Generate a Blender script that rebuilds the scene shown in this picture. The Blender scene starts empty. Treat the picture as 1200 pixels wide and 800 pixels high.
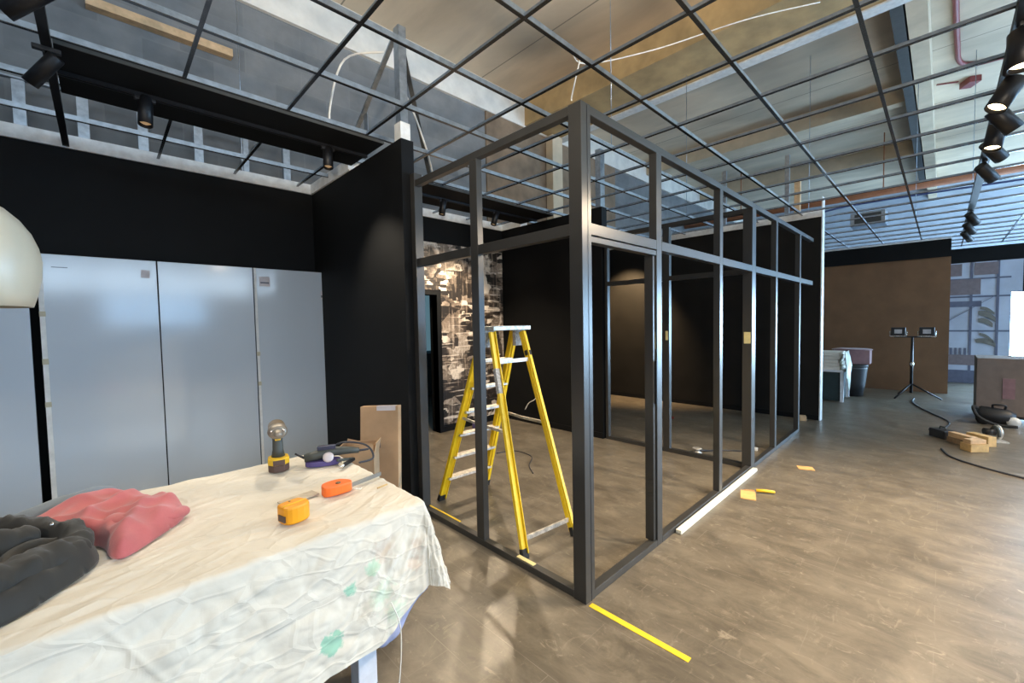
import bpy, bmesh, math, random
from mathutils import Vector, Matrix, noise
random.seed(7)
sc = bpy.context.scene
COL = sc.collection
V = Vector
PI = math.pi

# ------------------------------------------------------------------ materials
def new_mat(name):
    m = bpy.data.materials.new(name); m.use_nodes = True
    nt = m.node_tree
    return m, nt, nt.nodes['Principled BSDF']

def link(nt, a, b): nt.links.new(a, b)

def tex_coord(nt, space='Object', scale=(1, 1, 1), rot=(0, 0, 0)):
    tc = nt.nodes.new('ShaderNodeTexCoord'); mp = nt.nodes.new('ShaderNodeMapping')
    mp.inputs['Scale'].default_value = scale; mp.inputs['Rotation'].default_value = rot
    link(nt, tc.outputs[space], mp.inputs['Vector'])
    return mp.outputs['Vector']

def noise_tex(nt, vec, scale, detail=4, rough=0.55, dist=0):
    n = nt.nodes.new('ShaderNodeTexNoise')
    n.inputs['Scale'].default_value = scale; n.inputs['Detail'].default_value = detail
    n.inputs['Roughness'].default_value = rough; n.inputs['Distortion'].default_value = dist
    link(nt, vec, n.inputs['Vector'])
    return n.outputs['Fac']

def ramp(nt, fac, stops, interp='LINEAR'):
    r = nt.nodes.new('ShaderNodeValToRGB'); r.color_ramp.interpolation = interp
    el = r.color_ramp.elements
    while len(el) < len(stops): el.new(0.5)
    for e, (p, c) in zip(el, stops):
        e.position = p; e.color = (c[0], c[1], c[2], 1) if isinstance(c, (tuple, list)) else (c, c, c, 1)
    link(nt, fac, r.inputs['Fac'])
    return r.outputs['Color']

def mix(nt, fac, a, b, mode='MIX'):
    x = nt.nodes.new('ShaderNodeMix'); x.data_type = 'RGBA'; x.blend_type = mode
    for s, v in ((0, fac), (6, a), (7, b)):
        if isinstance(v, (int, float)): x.inputs[s].default_value = v
        elif isinstance(v, (tuple, list)): x.inputs[s].default_value = (*v[:3], 1)
        else: link(nt, v, x.inputs[s])
    return x.outputs[2]

def mth(nt, op, a, b=None):
    x = nt.nodes.new('ShaderNodeMath'); x.operation = op
    for s, v in ((0, a), (1, b)):
        if v is None: continue
        if isinstance(v, (int, float)): x.inputs[s].default_value = v
        else: link(nt, v, x.inputs[s])
    return x.outputs[0]

def bump(nt, bs, h, strength=0.2, dist=0.01):
    b = nt.nodes.new('ShaderNodeBump'); b.inputs['Strength'].default_value = strength
    b.inputs['Distance'].default_value = dist
    link(nt, h, b.inputs['Height']); link(nt, b.outputs['Normal'], bs.inputs['Normal'])

def simple(name, col, rough=0.6, metal=0.0, var=0.12, scale=14, bmp=0.05, spec=None, coat=0):
    m, nt, bs = new_mat(name)
    v = tex_coord(nt)
    n = noise_tex(nt, v, scale)
    lo = tuple(c * (1 - var) for c in col); hi = tuple(min(1, c * (1 + var)) for c in col)
    link(nt, ramp(nt, n, [(0.3, lo), (0.7, hi)]), bs.inputs['Base Color'])
    bs.inputs['Roughness'].default_value = rough; bs.inputs['Metallic'].default_value = metal
    if spec is not None: bs.inputs['Specular IOR Level'].default_value = spec
    if coat: bs.inputs['Coat Weight'].default_value = coat
    if bmp: bump(nt, bs, noise_tex(nt, v, scale * 6), bmp, 0.004)
    return m

def emit(name, col, strength):
    m, nt, bs = new_mat(name)
    v = tex_coord(nt); n = noise_tex(nt, v, 1.3)
    c = ramp(nt, n, [(0.3, tuple(x * .85 for x in col)), (0.7, col)])
    link(nt, c, bs.inputs['Emission Color']); bs.inputs['Emission Strength'].default_value = strength
    bs.inputs['Base Color'].default_value = (0.1, 0.1, 0.1, 1)
    return m

def floor_mat():
    m, nt, bs = new_mat('plank_floor')
    v = tex_coord(nt, rot=(0, 0, PI / 2))
    br = nt.nodes.new('ShaderNodeTexBrick'); link(nt, v, br.inputs['Vector'])
    br.offset = 0.37; br.inputs['Scale'].default_value = 1
    br.inputs['Brick Width'].default_value = 1.22; br.inputs['Row Height'].default_value = 0.23
    br.inputs['Mortar Size'].default_value = 0.0016; br.inputs['Mortar Smooth'].default_value = 0.1
    br.inputs['Color1'].default_value = (0, 0, 0, 1); br.inputs['Color2'].default_value = (1, 1, 1, 1)
    br.inputs['Mortar'].default_value = (0.5, 0.5, 0.5, 1)
    w = tex_coord(nt, scale=(6, 0.9, 1))
    grain = noise_tex(nt, w, 3.0, 6, 0.62, 0.8)
    blot = noise_tex(nt, tex_coord(nt), 1.7, 6, 0.68)
    col = ramp(nt, grain, [(0.28, (0.0713, 0.0590, 0.0446)), (0.5, (0.1103, 0.0928, 0.0701)), (0.72, (0.1553, 0.1312, 0.0984))])
    col = mix(nt, 0.28, col, mix(nt, br.outputs['Color'], (0.0777, 0.0653, 0.0498), (0.1398, 0.1187, 0.0896)))
    cloud = noise_tex(nt, tex_coord(nt, scale=(1, 0.6, 1)), 5.5, 7, 0.72, 0.6)
    col = mix(nt, ramp(nt, blot, [(0.35, 0.0), (0.72, 0.6)]), col, (0.1672, 0.1422, 0.1075))
    col = mix(nt, ramp(nt, cloud, [(0.46, 0.0), (0.66, 0.75)]), col, (0.2038, 0.1739, 0.1317))
    col = mix(nt, ramp(nt, cloud, [(0.30, 0.55), (0.44, 0.0)]), col, (0.0584, 0.0496, 0.0387))
    # dust and scuffs left by the building work
    s1 = noise_tex(nt, tex_coord(nt, scale=(1, 2.6, 1), rot=(0, 0, 0.7)), 5.0, 6, 0.68, 1.4)
    s2 = noise_tex(nt, tex_coord(nt, scale=(2.4, 1, 1), rot=(0, 0, 0.3)), 8.0, 5, 0.66, 1.2)
    sc1 = ramp(nt, s1, [(0.58, 0.0), (0.70, 0.65)])
    sc2 = ramp(nt, s2, [(0.61, 0.0), (0.70, 0.7)])
    col = mix(nt, sc1, col, (0.2501, 0.2181, 0.1660))
    col = mix(nt, sc2, col, (0.3001, 0.2603, 0.1992))
    col = mix(nt, mth(nt, 'MULTIPLY', br.outputs['Fac'], ramp(nt, noise_tex(nt, tex_coord(nt), 2.6, 2), [(0.42, 0.05), (0.66, 0.8)])), col, (0.2513, 0.2229, 0.1804))
    link(nt, col, bs.inputs['Base Color'])
    link(nt, ramp(nt, blot, [(0.3, 0.28), (0.7, 0.46)]), bs.inputs['Roughness'])
    bs.inputs['Specular IOR Level'].default_value = 0.5
    bump(nt, bs, grain, 0.08, 0.004)
    return m

def block_mat():
    m, nt, bs = new_mat('concrete_block')
    tc = nt.nodes.new('ShaderNodeTexCoord'); sp = nt.nodes.new('ShaderNodeSeparateXYZ'); cb = nt.nodes.new('ShaderNodeCombineXYZ')
    link(nt, tc.outputs['Object'], sp.inputs[0])
    link(nt, mth(nt, 'ADD', sp.outputs['X'], sp.outputs['Y']), cb.inputs['X']); link(nt, sp.outputs['Z'], cb.inputs['Y'])
    br = nt.nodes.new('ShaderNodeTexBrick'); link(nt, cb.outputs[0], br.inputs['Vector'])
    br.inputs['Scale'].default_value = 1; br.inputs['Brick Width'].default_value = 0.6; br.inputs['Row Height'].default_value = 0.25
    br.inputs['Mortar Size'].default_value = 0.008
    br.inputs['Color1'].default_value = (0.14, 0.148, 0.155, 1); br.inputs['Color2'].default_value = (0.235, 0.24, 0.245, 1)
    br.inputs['Mortar'].default_value = (0.215, 0.22, 0.22, 1)
    n = noise_tex(nt, cb.outputs[0], 2.2, 6, 0.6)
    col = mix(nt, 0.5, br.outputs['Color'], ramp(nt, n, [(0.3, (0.11, 0.115, 0.118)), (0.7, (0.28, 0.28, 0.275))]))
    link(nt, col, bs.inputs['Base Color']); bs.inputs['Roughness'].default_value = 0.9
    bump(nt, bs, br.outputs['Fac'], -0.3, 0.01)
    return m

def slab_mat():
    m, nt, bs = new_mat('ceiling_slab_concrete')
    v = tex_coord(nt)
    w = nt.nodes.new('ShaderNodeSeparateXYZ'); link(nt, v, w.inputs[0])
    fr = mth(nt, 'FRACT', mth(nt, 'MULTIPLY', w.outputs['X'], 1 / 2.4))
    seam = mth(nt, 'MULTIPLY', mth(nt, 'LESS_THAN', fr, 0.008), 0.7)
    n = noise_tex(nt, tex_coord(nt, scale=(1, 0.35, 1)), 1.6, 6, 0.6, 0.5)
    col = ramp(nt, n, [(0.25, (0.50, 0.405, 0.295)), (0.75, (0.74, 0.61, 0.45))])
    soot = noise_tex(nt, tex_coord(nt, scale=(1, .6, 1)), 0.45, 3, 0.5)
    col = mix(nt, ramp(nt, soot, [(0.52, 0.0), (0.72, 0.65)]), col, (0.13, 0.12, 0.105))
    col = mix(nt, seam, col, (0.10, 0.09, 0.08))
    link(nt, col, bs.inputs['Base Color']); bs.inputs['Roughness'].default_value = 0.9
    return m

def mural_mat():
    m, nt, bs = new_mat('sepia_mural_print')
    tc = nt.nodes.new('ShaderNodeTexCoord'); sp = nt.nodes.new('ShaderNodeSeparateXYZ'); cb = nt.nodes.new('ShaderNodeCombineXYZ')
    link(nt, tc.outputs['Object'], sp.inputs[0])
    link(nt, sp.outputs['X'], cb.inputs['X']); link(nt, sp.outputs['Z'], cb.inputs['Y'])
    base = cb.outputs[0]
    def mapped(scale, rot=0):
        mp = nt.nodes.new('ShaderNodeMapping'); mp.inputs['Scale'].default_value = scale; mp.inputs['Rotation'].default_value = (0, 0, rot)
        link(nt, base, mp.inputs['Vector']); return mp.outputs['Vector']
    warp = nt.nodes.new('ShaderNodeTexNoise'); warp.inputs['Scale'].default_value = 3; link(nt, base, warp.inputs['Vector'])
    wv = mix(nt, 0.20, base, warp.outputs['Color'], 'LINEAR_LIGHT')
    def cells(vec, scale, stops):
        vo = nt.nodes.new('ShaderNodeTexVoronoi'); vo.distance = 'CHEBYCHEV'; vo.inputs['Scale'].default_value = scale
        link(nt, vec, vo.inputs['Vector'])
        s = nt.nodes.new('ShaderNodeSeparateColor'); link(nt, vo.outputs['Color'], s.inputs[0])
        return ramp(nt, s.outputs[0], stops)
    sc_ = nt.nodes.new('ShaderNodeMapping'); sc_.inputs['Scale'].default_value = (2.6, 1.5, 1); link(nt, wv, sc_.inputs['Vector'])
    big = cells(sc_.outputs[0], 1.7, [(0.35, 0.02), (0.6, 0.16), (0.8, 0.3), (0.97, 0.75)])
    small = cells(mapped((0.7, 1.6, 1)), 11.0, [(0.4, 0.02), (0.75, 0.22), (0.95, 0.8)])
    beams = ramp(nt, noise_tex(nt, mapped((0.8, 12, 1), 0.1), 2.0, 3, 0.5), [(0.58, 0.0), (0.66, 0.85)])
    posts = ramp(nt, noise_tex(nt, mapped((12, 0.9, 1), -0.06), 1.8, 3, 0.5), [(0.56, 0.0), (0.64, 0.75)])
    n = noise_tex(nt, base, 2.0, 5, 0.6)
    g = mix(nt, ramp(nt, n, [(0.42, 0.0), (0.58, 1.0)]), big, small)
    g = mix(nt, ramp(nt, noise_tex(nt, mapped((1, 1, 1)), 1.4, 2), [(0.45, 0.0), (0.55, 1.0)]), g, mix(nt, 0.4, g, beams))
    g = mix(nt, 0.14, g, posts, 'SCREEN')
    fine = noise_tex(nt, base, 26, 4, 0.7)
    g = mix(nt, 0.45, g, ramp(nt, fine, [(0.35, 0.0), (0.7, 1.0)]), 'MULTIPLY')
    bw = nt.nodes.new('ShaderNodeRGBToBW'); link(nt, g, bw.inputs[0])
    col = ramp(nt, bw.outputs[0], [(0.0, (0.006, 0.005, 0.004)), (0.045, (0.05, 0.036, 0.027)), (0.12, (0.27, 0.21, 0.16)), (0.32, (0.80, 0.70, 0.59))])
    link(nt, col, bs.inputs['Base Color']); bs.inputs['Roughness'].default_value = 0.55
    return m

STAINS = [(0.583, 0.374, 0.048, 0, 0.10, 0.8, 30), (0.769, 0.587, 0.035, 1, 0.3, 0.85, 40), (0.673, 0.534, 0.028, 0, 0.3, 0.8, 50), (0.80, 0.452, 0.07, 1, 0.5, 0.55, 30),
          (0.825, 0.64, 0.06, 2, 0.5, 0.45, 55), (0.73, 0.435, 0.05, 3, 0.4, 0.4, 70), (0.965, 0.52, 0.05, 2, 0.5, 0.6, 50), (0.98, 0.60, 0.04, 2, 0.4, 0.5, 60), (0.86, 0.36, 0.06, 1, 0.5, 0.5, 40)]
def cloth_mat():
    m, nt, bs = new_mat('dust_sheet_cloth')
    tc = nt.nodes.new('ShaderNodeTexCoord'); v = tc.outputs['Object']
    n = noise_tex(nt, v, 4, 5, 0.6)
    col = ramp(nt, n, [(0.3, (0.64, 0.60, 0.515)), (0.7, (0.74, 0.695, 0.60))])
    # paint smears: each is a spot with a ragged rim
    flat = nt.nodes.new('ShaderNodeVectorMath'); flat.operation = 'MULTIPLY'; link(nt, v, flat.inputs[0]); flat.inputs[1].default_value = (1, 0, 1)
    def blot(col, at, r, c, soft=0.25, amount=0.8, nscale=22):
        d = nt.nodes.new('ShaderNodeVectorMath'); d.operation = 'DISTANCE'; link(nt, flat.outputs[0], d.inputs[0]); d.inputs[1].default_value = (at[0], 0, at[2])
        q = mth(nt, 'ADD', mth(nt, 'DIVIDE', d.outputs['Value'], r), mth(nt, 'MULTIPLY', mth(nt, 'SUBTRACT', noise_tex(nt, v, nscale, 4, 0.6), 0.5), 2.2))
        f = ramp(nt, q, [(0.85 - soft, amount), (1.0, 0.0)])
        return mix(nt, f, col, c)
    G1, G2, BR, GY = (0.22, 0.52, 0.37), (0.46, 0.64, 0.48), (0.58, 0.44, 0.34), (0.40, 0.35, 0.28)
    for x, z, rr, c, so, am, ns in STAINS: col = blot(col, (x, 0, z), rr, (G1, G2, BR, GY)[c], so, am, ns)
    link(nt, col, bs.inputs['Base Color']); bs.inputs['Roughness'].default_value = 0.92
    bs.inputs['Sheen Weight'].default_value = 0.15
    wv = nt.nodes.new('ShaderNodeTexNoise'); wv.inputs['Scale'].default_value = 24; wv.inputs['Detail'].default_value = 5
    wv.inputs['Distortion'].default_value = 0.4; link(nt, v, wv.inputs['Vector'])
    mp = nt.nodes.new('ShaderNodeMapping'); mp.inputs['Rotation'].default_value = (0, 0.55, 0.5); mp.inputs['Scale'].default_value = (0.7, 1.5, 1.6)
    lw = nt.nodes.new('ShaderNodeTexNoise'); lw.inputs['Scale'].default_value = 5; lw.inputs['Detail'].default_value = 1; link(nt, v, lw.inputs['Vector'])
    wm = mix(nt, 0.05, v, lw.outputs['Color'], 'LINEAR_LIGHT'); link(nt, wm, mp.inputs['Vector'])
    vo = nt.nodes.new('ShaderNodeTexVoronoi'); vo.feature = 'DISTANCE_TO_EDGE'; vo.inputs['Scale'].default_value = 9; link(nt, mp.outputs['Vector'], vo.inputs['Vector'])
    cre = ramp(nt, vo.outputs['Distance'], [(0.0, 1.0), (0.10, 0.35), (0.45, 0.0)])
    bump(nt, bs, mth(nt, 'ADD', cre, mth(nt, 'MULTIPLY', wv.outputs['Fac'], 0.3)), 0.42, 0.0075)
    return m

def fabric(name, col, rough=0.95, sheen=0.3, bscale=160, var=0.15):
    m, nt, bs = new_mat(name)
    v = tex_coord(nt); n = noise_tex(nt, v, 9, 5)
    link(nt, ramp(nt, n, [(0.3, tuple(c * (1 - var) for c in col)), (0.7, tuple(c * (1 + var) for c in col))]), bs.inputs['Base Color'])
    bs.inputs['Roughness'].default_value = rough; bs.inputs['Sheen Weight'].default_value = sheen
    bump(nt, bs, noise_tex(nt, v, bscale, 3), 0.25, 0.002)
    return m

M = {}
M['floor'] = floor_mat()
M['block'] = block_mat()
M['slab'] = slab_mat()
M['mural'] = mural_mat()
M['sheet'] = cloth_mat()
M['black_paint'] = simple('black_wall_paint', (0.0042, 0.0046, 0.0052), 0.7, var=0.2, scale=3, bmp=0.03, spec=0.22)
M['black_warm'] = simple('warm_black_wall_paint', (0.0095, 0.009, 0.0082), 0.6, var=0.2, scale=3, bmp=0.03, spec=0.25)
M['white_trim'] = simple('white_wall_angle', (0.80, 0.82, 0.83), 0.5)
M['plaster'] = simple('white_plaster_band', (0.76, 0.72, 0.65), 0.9, scale=4)
M['beam'] = simple('beige_beam_concrete', (0.47, 0.33, 0.16), 0.9, scale=3, var=0.2)
M['rib'] = simple('cream_rib_concrete', (0.58, 0.47, 0.33), 0.9, scale=3)
M['dark_steel'] = simple('dark_grey_steel', (0.05, 0.05, 0.047), 0.8, 0.0)
M['galv'] = simple('galvanised_steel', (0.36, 0.41, 0.47), 0.30, 0.9, var=0.2, scale=20, bmp=0.02)
M['tee_black'] = simple('tee_face_metal', (0.17, 0.175, 0.185), 0.26, 0.95, bmp=0)
M['frame'] = simple('charcoal_frame_metal', (0.040, 0.039, 0.037), 0.30, 0.0, var=0.08, scale=6, bmp=0.02)
M['black_plastic'] = simple('black_plastic', (0.018, 0.018, 0.02), 0.45, bmp=0.02)
M['black_metal'] = simple('black_metal', (0.014, 0.014, 0.016), 0.42, 0.3, bmp=0)
M['gloss_panel'] = simple('gloss_white_panel', (0.52, 0.585, 0.655), 0.12, var=0.02, scale=1.2, bmp=0, spec=1.0)
M['edge'] = simple('white_edge_strip', (0.72, 0.73, 0.72), 0.45, bmp=0)
M['tape_beige'] = simple('masking_tape', (0.50, 0.46, 0.34), 0.7)
M['sticker'] = simple('pale_sticker', (0.56, 0.52, 0.55), 0.5)
M['ink'] = simple('grey_ink', (0.12, 0.13, 0.17), 0.6, bmp=0)
M['cream_shade'] = simple('cream_shade_enamel', (0.62, 0.53, 0.39), 0.35, var=0.03, bmp=0)
M['wood'] = simple('pale_timber', (0.62, 0.42, 0.24), 0.7, scale=12, var=0.2)
M['wood_yellow'] = simple('pine_offcut', (0.55, 0.37, 0.16), 0.7, scale=15, var=0.2)
M['wood_brown'] = simple('brown_offcut', (0.25, 0.17, 0.10), 0.7, scale=15, var=0.2)
M['mdf'] = simple('brown_fibreboard', (0.19, 0.098, 0.046), 0.8, scale=3, var=0.12)
M['cardboard'] = simple('cardboard', (0.42, 0.27, 0.155), 0.85, scale=8, var=0.1)
M['cardboard_dark'] = simple('cardboard_grey_brown', (0.20, 0.155, 0.13), 0.85, scale=8, var=0.1)
M['card_light'] = simple('cardboard_edge', (0.55, 0.38, 0.23), 0.85, scale=8, var=0.1)
M['yellow_grp'] = simple('yellow_fibreglass', (0.86, 0.58, 0.015), 0.42, var=0.08, scale=5, bmp=0.02)
M['alu'] = simple('worn_aluminium', (0.62, 0.58, 0.52), 0.42, 0.55, var=0.35, scale=30, bmp=0.08)
M['rubber'] = simple('black_rubber', (0.02, 0.02, 0.02), 0.8)
M['label_grey'] = simple('grey_label', (0.36, 0.36, 0.36), 0.5, var=0.5, scale=60, bmp=0)
M['drill_yellow'] = simple('tool_yellow', (0.80, 0.50, 0.02), 0.45, bmp=0)
M['drill_brown'] = simple('tool_brown_plastic', (0.085, 0.050, 0.042), 0.5, bmp=0)
M['drill_bronze'] = simple('bronze_gear_case', (0.24, 0.175, 0.10), 0.4, 0.5, bmp=0)
M['chrome'] = simple('bright_steel', (0.72, 0.70, 0.66), 0.22, 0.9, bmp=0)
M['purple'] = simple('purple_plastic', (0.085, 0.065, 0.22), 0.45, bmp=0)
M['navy'] = simple('navy_plastic', (0.03, 0.035, 0.075), 0.45, bmp=0)
M['grey_tool'] = simple('grey_green_plastic', (0.055, 0.062, 0.057), 0.5, bmp=0)
M['orange'] = simple('orange_plastic', (0.92, 0.17, 0.02), 0.42, var=0.05, bmp=0)
M['amber'] = simple('amber_yellow_plastic', (0.82, 0.34, 0.004), 0.42, var=0.05, bmp=0)
M['steel_blade'] = simple('dull_steel_blade', (0.30, 0.27, 0.23), 0.5, 0.6, bmp=0)
M['sand'] = simple('dusty_beige_sheet', (0.50, 0.44, 0.35), 0.8, scale=40, var=0.2)
M['pink'] = fabric('pink_fleece', (0.46, 0.118, 0.122))
M['black_jacket'] = fabric('charcoal_jacket', (0.016, 0.0145, 0.0115), 0.72, 0.15, 34)
M['grey_blue'] = fabric('grey_blue_fleece', (0.165, 0.20, 0.235))
M['tape_yellow'] = simple('yellow_floor_tape', (0.80, 0.55, 0.02), 0.6, bmp=0)
M['cream_strip'] = simple('cream_strip_plastic', (0.86, 0.84, 0.70), 0.4, var=0.03, bmp=0)
M['cream_tape'] = simple('cream_masking_tape', (0.72, 0.62, 0.30), 0.7, bmp=0)
M['white_table'] = simple('white_table_paint', (0.72, 0.74, 0.80), 0.45, bmp=0)
M['cable_white'] = simple('white_cable', (0.75, 0.72, 0.66), 0.5, bmp=0)
M['cable_dark'] = simple('dark_cable', (0.03, 0.035, 0.05), 0.5, bmp=0)
M['red_pipe'] = simple('red_conduit', (0.20, 0.035, 0.03), 0.5, bmp=0)
M['orange_pipe'] = simple('rust_orange_pipe', (0.36, 0.13, 0.055), 0.6, bmp=0)
M['blue_cable'] = simple('blue_cable', (0.04, 0.06, 0.17), 0.5, bmp=0)
M['print_pale'] = simple('pale_print_paper', (0.46, 0.50, 0.60), 0.6, scale=2, var=0.12, bmp=0)
M['print_dark'] = simple('dark_print_ink', (0.12, 0.13, 0.19), 0.6, bmp=0)
M['print_brown'] = simple('brown_print_ink', (0.20, 0.16, 0.17), 0.6, bmp=0)
M['print_olive'] = simple('olive_print_ink', (0.17, 0.16, 0.14), 0.6, bmp=0)
M['teal_dark'] = simple('dark_teal_panel', (0.025, 0.045, 0.05), 0.6)
M['hall_blue'] = simple('blue_grey_hall_wall', (0.18, 0.30, 0.36), 0.7)
M['plastic_sheet'] = simple('clouded_plastic_sheet', (0.42, 0.46, 0.38), 0.35)
M['pink_cloth'] = fabric('dusky_pink_cloth', (0.26, 0.15, 0.16))
M['orange_card'] = simple('orange_cardboard', (0.72, 0.40, 0.14), 0.8, bmp=0)
M['lens_warm'] = emit('warm_lamp_lens', (1.0, 0.78, 0.45), 9.0)
M['lens_dim'] = emit('dim_lamp_lens', (1.0, 0.62, 0.30), 0.35)
M['lens_off'] = simple('unlit_lamp_glass', (0.45, 0.42, 0.42), 0.25, bmp=0)
M['daylight'] = emit('daylit_glass', (0.44, 0.71, 1.0), 34.0)
M['added_glow_high'] = emit('added_high_glow', (0.62, 0.81, 1.0), 8.0)  # glow for the added band high on the rear wall
M['daylight_rear'] = emit('daylit_rear_glass', (0.36, 0.64, 1.0), 10.0)
M['added_hall_glow'] = emit('added_hall_pane_glow', (0.22, 0.42, 0.52), 0.42)  # glow for the pane added in the hall
M['rear_wall'] = simple('grey_rear_wall', (0.30, 0.33, 0.38), 0.8, scale=2)

# ------------------------------------------------------------------ mesh helpers
class MB:
    def __init__(s): s.bm = bmesh.new(); s.mi = 0
    def _tag(s, faces):
        for f in faces: f.material_index = s.mi
    def box(s, x0, x1, y0, y1, z0, z1):
        return s.mbox(Matrix.Translation(((x0 + x1) / 2, (y0 + y1) / 2, (z0 + z1) / 2)), abs(x1 - x0), abs(y1 - y0), abs(z1 - z0))
    def mbox(s, mat, sx, sy, sz):
        vs = [s.bm.verts.new(mat @ V((a * sx / 2, b * sy / 2, c * sz / 2))) for c in (-1, 1) for b in (-1, 1) for a in (-1, 1)]
        fs = [s.bm.faces.new([vs[i] for i in q]) for q in ((0, 2, 3, 1), (4, 5, 7, 6), (0, 1, 5, 4), (2, 6, 7, 3), (0, 4, 6, 2), (1, 3, 7, 5))]
        s._tag(fs); return s
    def bar(s, p, q, w, d, up=(0, 0, 1)):
        p, q = V(p), V(q); z = (q - p); L = z.length; z.normalize()
        x = V(up).cross(z)
        if x.length < 1e-5: x = V((1, 0, 0)).cross(z)
        x.normalize(); y = z.cross(x)
        m = Matrix((x, y, z)).transposed().to_4x4(); m.translation = (p + q) / 2
        return s.mbox(m, w, d, L)
    def tube(s, pts, r, n=8, cap=True, smooth=False):
        pts = [V(p) for p in pts]
        if smooth:
            out = []
            for i in range(len(pts) - 1):
                p0, p1, p2, p3 = pts[max(i - 1, 0)], pts[i], pts[i + 1], pts[min(i + 2, len(pts) - 1)]
                for k in range(6):
                    t = k / 6
                    out.append(0.5 * ((2 * p1) + (p2 - p0) * t + (2 * p0 - 5 * p1 + 4 * p2 - p3) * t * t + (3 * p1 - p0 - 3 * p2 + p3) * t ** 3))
            out.append(pts[-1]); pts = out
        rs = r if isinstance(r, (list, tuple)) else [r] * len(pts)
        rings = []; xprev = None
        for i, p in enumerate(pts):
            t = (pts[min(i + 1, len(pts) - 1)] - pts[max(i - 1, 0)]).normalized()
            x = xprev - t * xprev.dot(t) if xprev else (V((0, 0, 1)).cross(t) if abs(t.z) < 0.9 else V((1, 0, 0)).cross(t))
            x.normalize(); xprev = x; y = t.cross(x)
            rings.append([s.bm.verts.new(p + (x * math.cos(2 * PI * k / n) + y * math.sin(2 * PI * k / n)) * rs[i]) for k in range(n)])
        fs = []
        for a, b in zip(rings, rings[1:]):
            for k in range(n):
                f = s.bm.faces.new((a[k], a[(k + 1) % n], b[(k + 1) % n], b[k])); f.smooth = True; fs.append(f)
        if cap:
            fs.append(s.bm.faces.new(rings[0][::-1])); fs.append(s.bm.faces.new(rings[-1]))
        s._tag(fs); return s
    def lathe(s, prof, mat=None, n=24, cap=True):
        mat = mat or Matrix.Identity(4); rings = []
        for r, z in prof:
            rings.append([s.bm.verts.new(mat @ V((r * math.cos(2 * PI * k / n), r * math.sin(2 * PI * k / n), z))) for k in range(n)])
        fs = []
        for a, b in zip(rings, rings[1:]):
            for k in range(n):
                f = s.bm.faces.new((a[k], a[(k + 1) % n], b[(k + 1) % n], b[k])); f.smooth = True; fs.append(f)
        if cap:
            fs.append(s.bm.faces.new(rings[0][::-1])); fs.append(s.bm.faces.new(rings[-1]))
        s._tag(fs); return s
    def prism(s, poly, mat, depth):
        a = [s.bm.verts.new(mat @ V((x, y, 0))) for x, y in poly]; b = [s.bm.verts.new(mat @ V((x, y, depth))) for x, y in poly]
        n = len(poly); fs = [s.bm.faces.new(a[::-1]), s.bm.faces.new(b)]
        for k in range(n): fs.append(s.bm.faces.new((a[k], a[(k + 1) % n], b[(k + 1) % n], b[k])))
        s._tag(fs); return s
    def bevel(s, w=0.003, seg=2):
        bmesh.ops.recalc_face_normals(s.bm, faces=s.bm.faces)
        es = [e for e in s.bm.edges if len(e.link_faces) == 2 and e.calc_face_angle(0) > 0.6]
        bmesh.ops.bevel(s.bm, geom=es, offset=w, segments=seg, affect='EDGES', profile=0.5); return s

def frame_z(direction, origin=(0, 0, 0), up=(0, 0, 1)):
    z = V(direction).normalized(); x = V(up).cross(z)
    if x.length < 1e-4: x = V((1, 0, 0))
    x.normalize(); y = z.cross(x)
    m = Matrix((x, y, z)).transposed().to_4x4(); m.translation = V(origin); return m

def obj(name, mb, mats, parent=None, local=False):
    """one mesh object; geometry is given in world space unless local"""
    bm = mb.bm if isinstance(mb, MB) else mb
    bmesh.ops.recalc_face_normals(bm, faces=bm.faces)
    if parent is not None and not local:
        p = V(parent.location)
        if parent.parent: p = p + V(parent.parent.location)
        bmesh.ops.translate(bm, verts=bm.verts, vec=-p)
    me = bpy.data.meshes.new(name); bm.to_mesh(me); bm.free()
    if not isinstance(mats, (list, tuple)): mats = [mats]
    for m in mats: me.materials.append(M[m] if isinstance(m, str) else m)
    o = bpy.data.objects.new(name, me); COL.objects.link(o)
    if parent is not None: o.parent = parent
    return o

def tag(o, label, cat, group=None, kind=None):
    o['label'] = label; o['category'] = cat
    if group: o['group'] = group
    if kind: o['kind'] = kind
    return o

def thing(name, label, cat, loc=(0, 0, 0), rotz=0, group=None):
    o = bpy.data.objects.new(name, None); COL.objects.link(o); o.empty_display_size = 0.05
    o.location = loc; o.rotation_euler = (0, 0, rotz)
    return tag(o, label, cat, group)

def single(name, mb, mats, label, cat, group=None):
    return tag(obj(name, mb, mats), label, cat, group)

def struct(name, mb, mats, parent=None):
    o = obj(name, mb, mats, parent); 
    if parent is None: o['kind'] = 'structure'
    return o

def dup(root, loc=None, rotz=None, label=None, group=None):
    r = root.copy(); COL.objects.link(r)
    if loc is not None: r.location = loc
    if rotz is not None: r.rotation_euler = (0, 0, rotz)
    if label: r['label'] = label
    if group: r['group'] = group
    for ch in list(root.children):
        c = ch.copy(); COL.objects.link(c); c.parent = r
        for g in list(ch.children):
            d = g.copy(); COL.objects.link(d); d.parent = c
    return r

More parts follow.
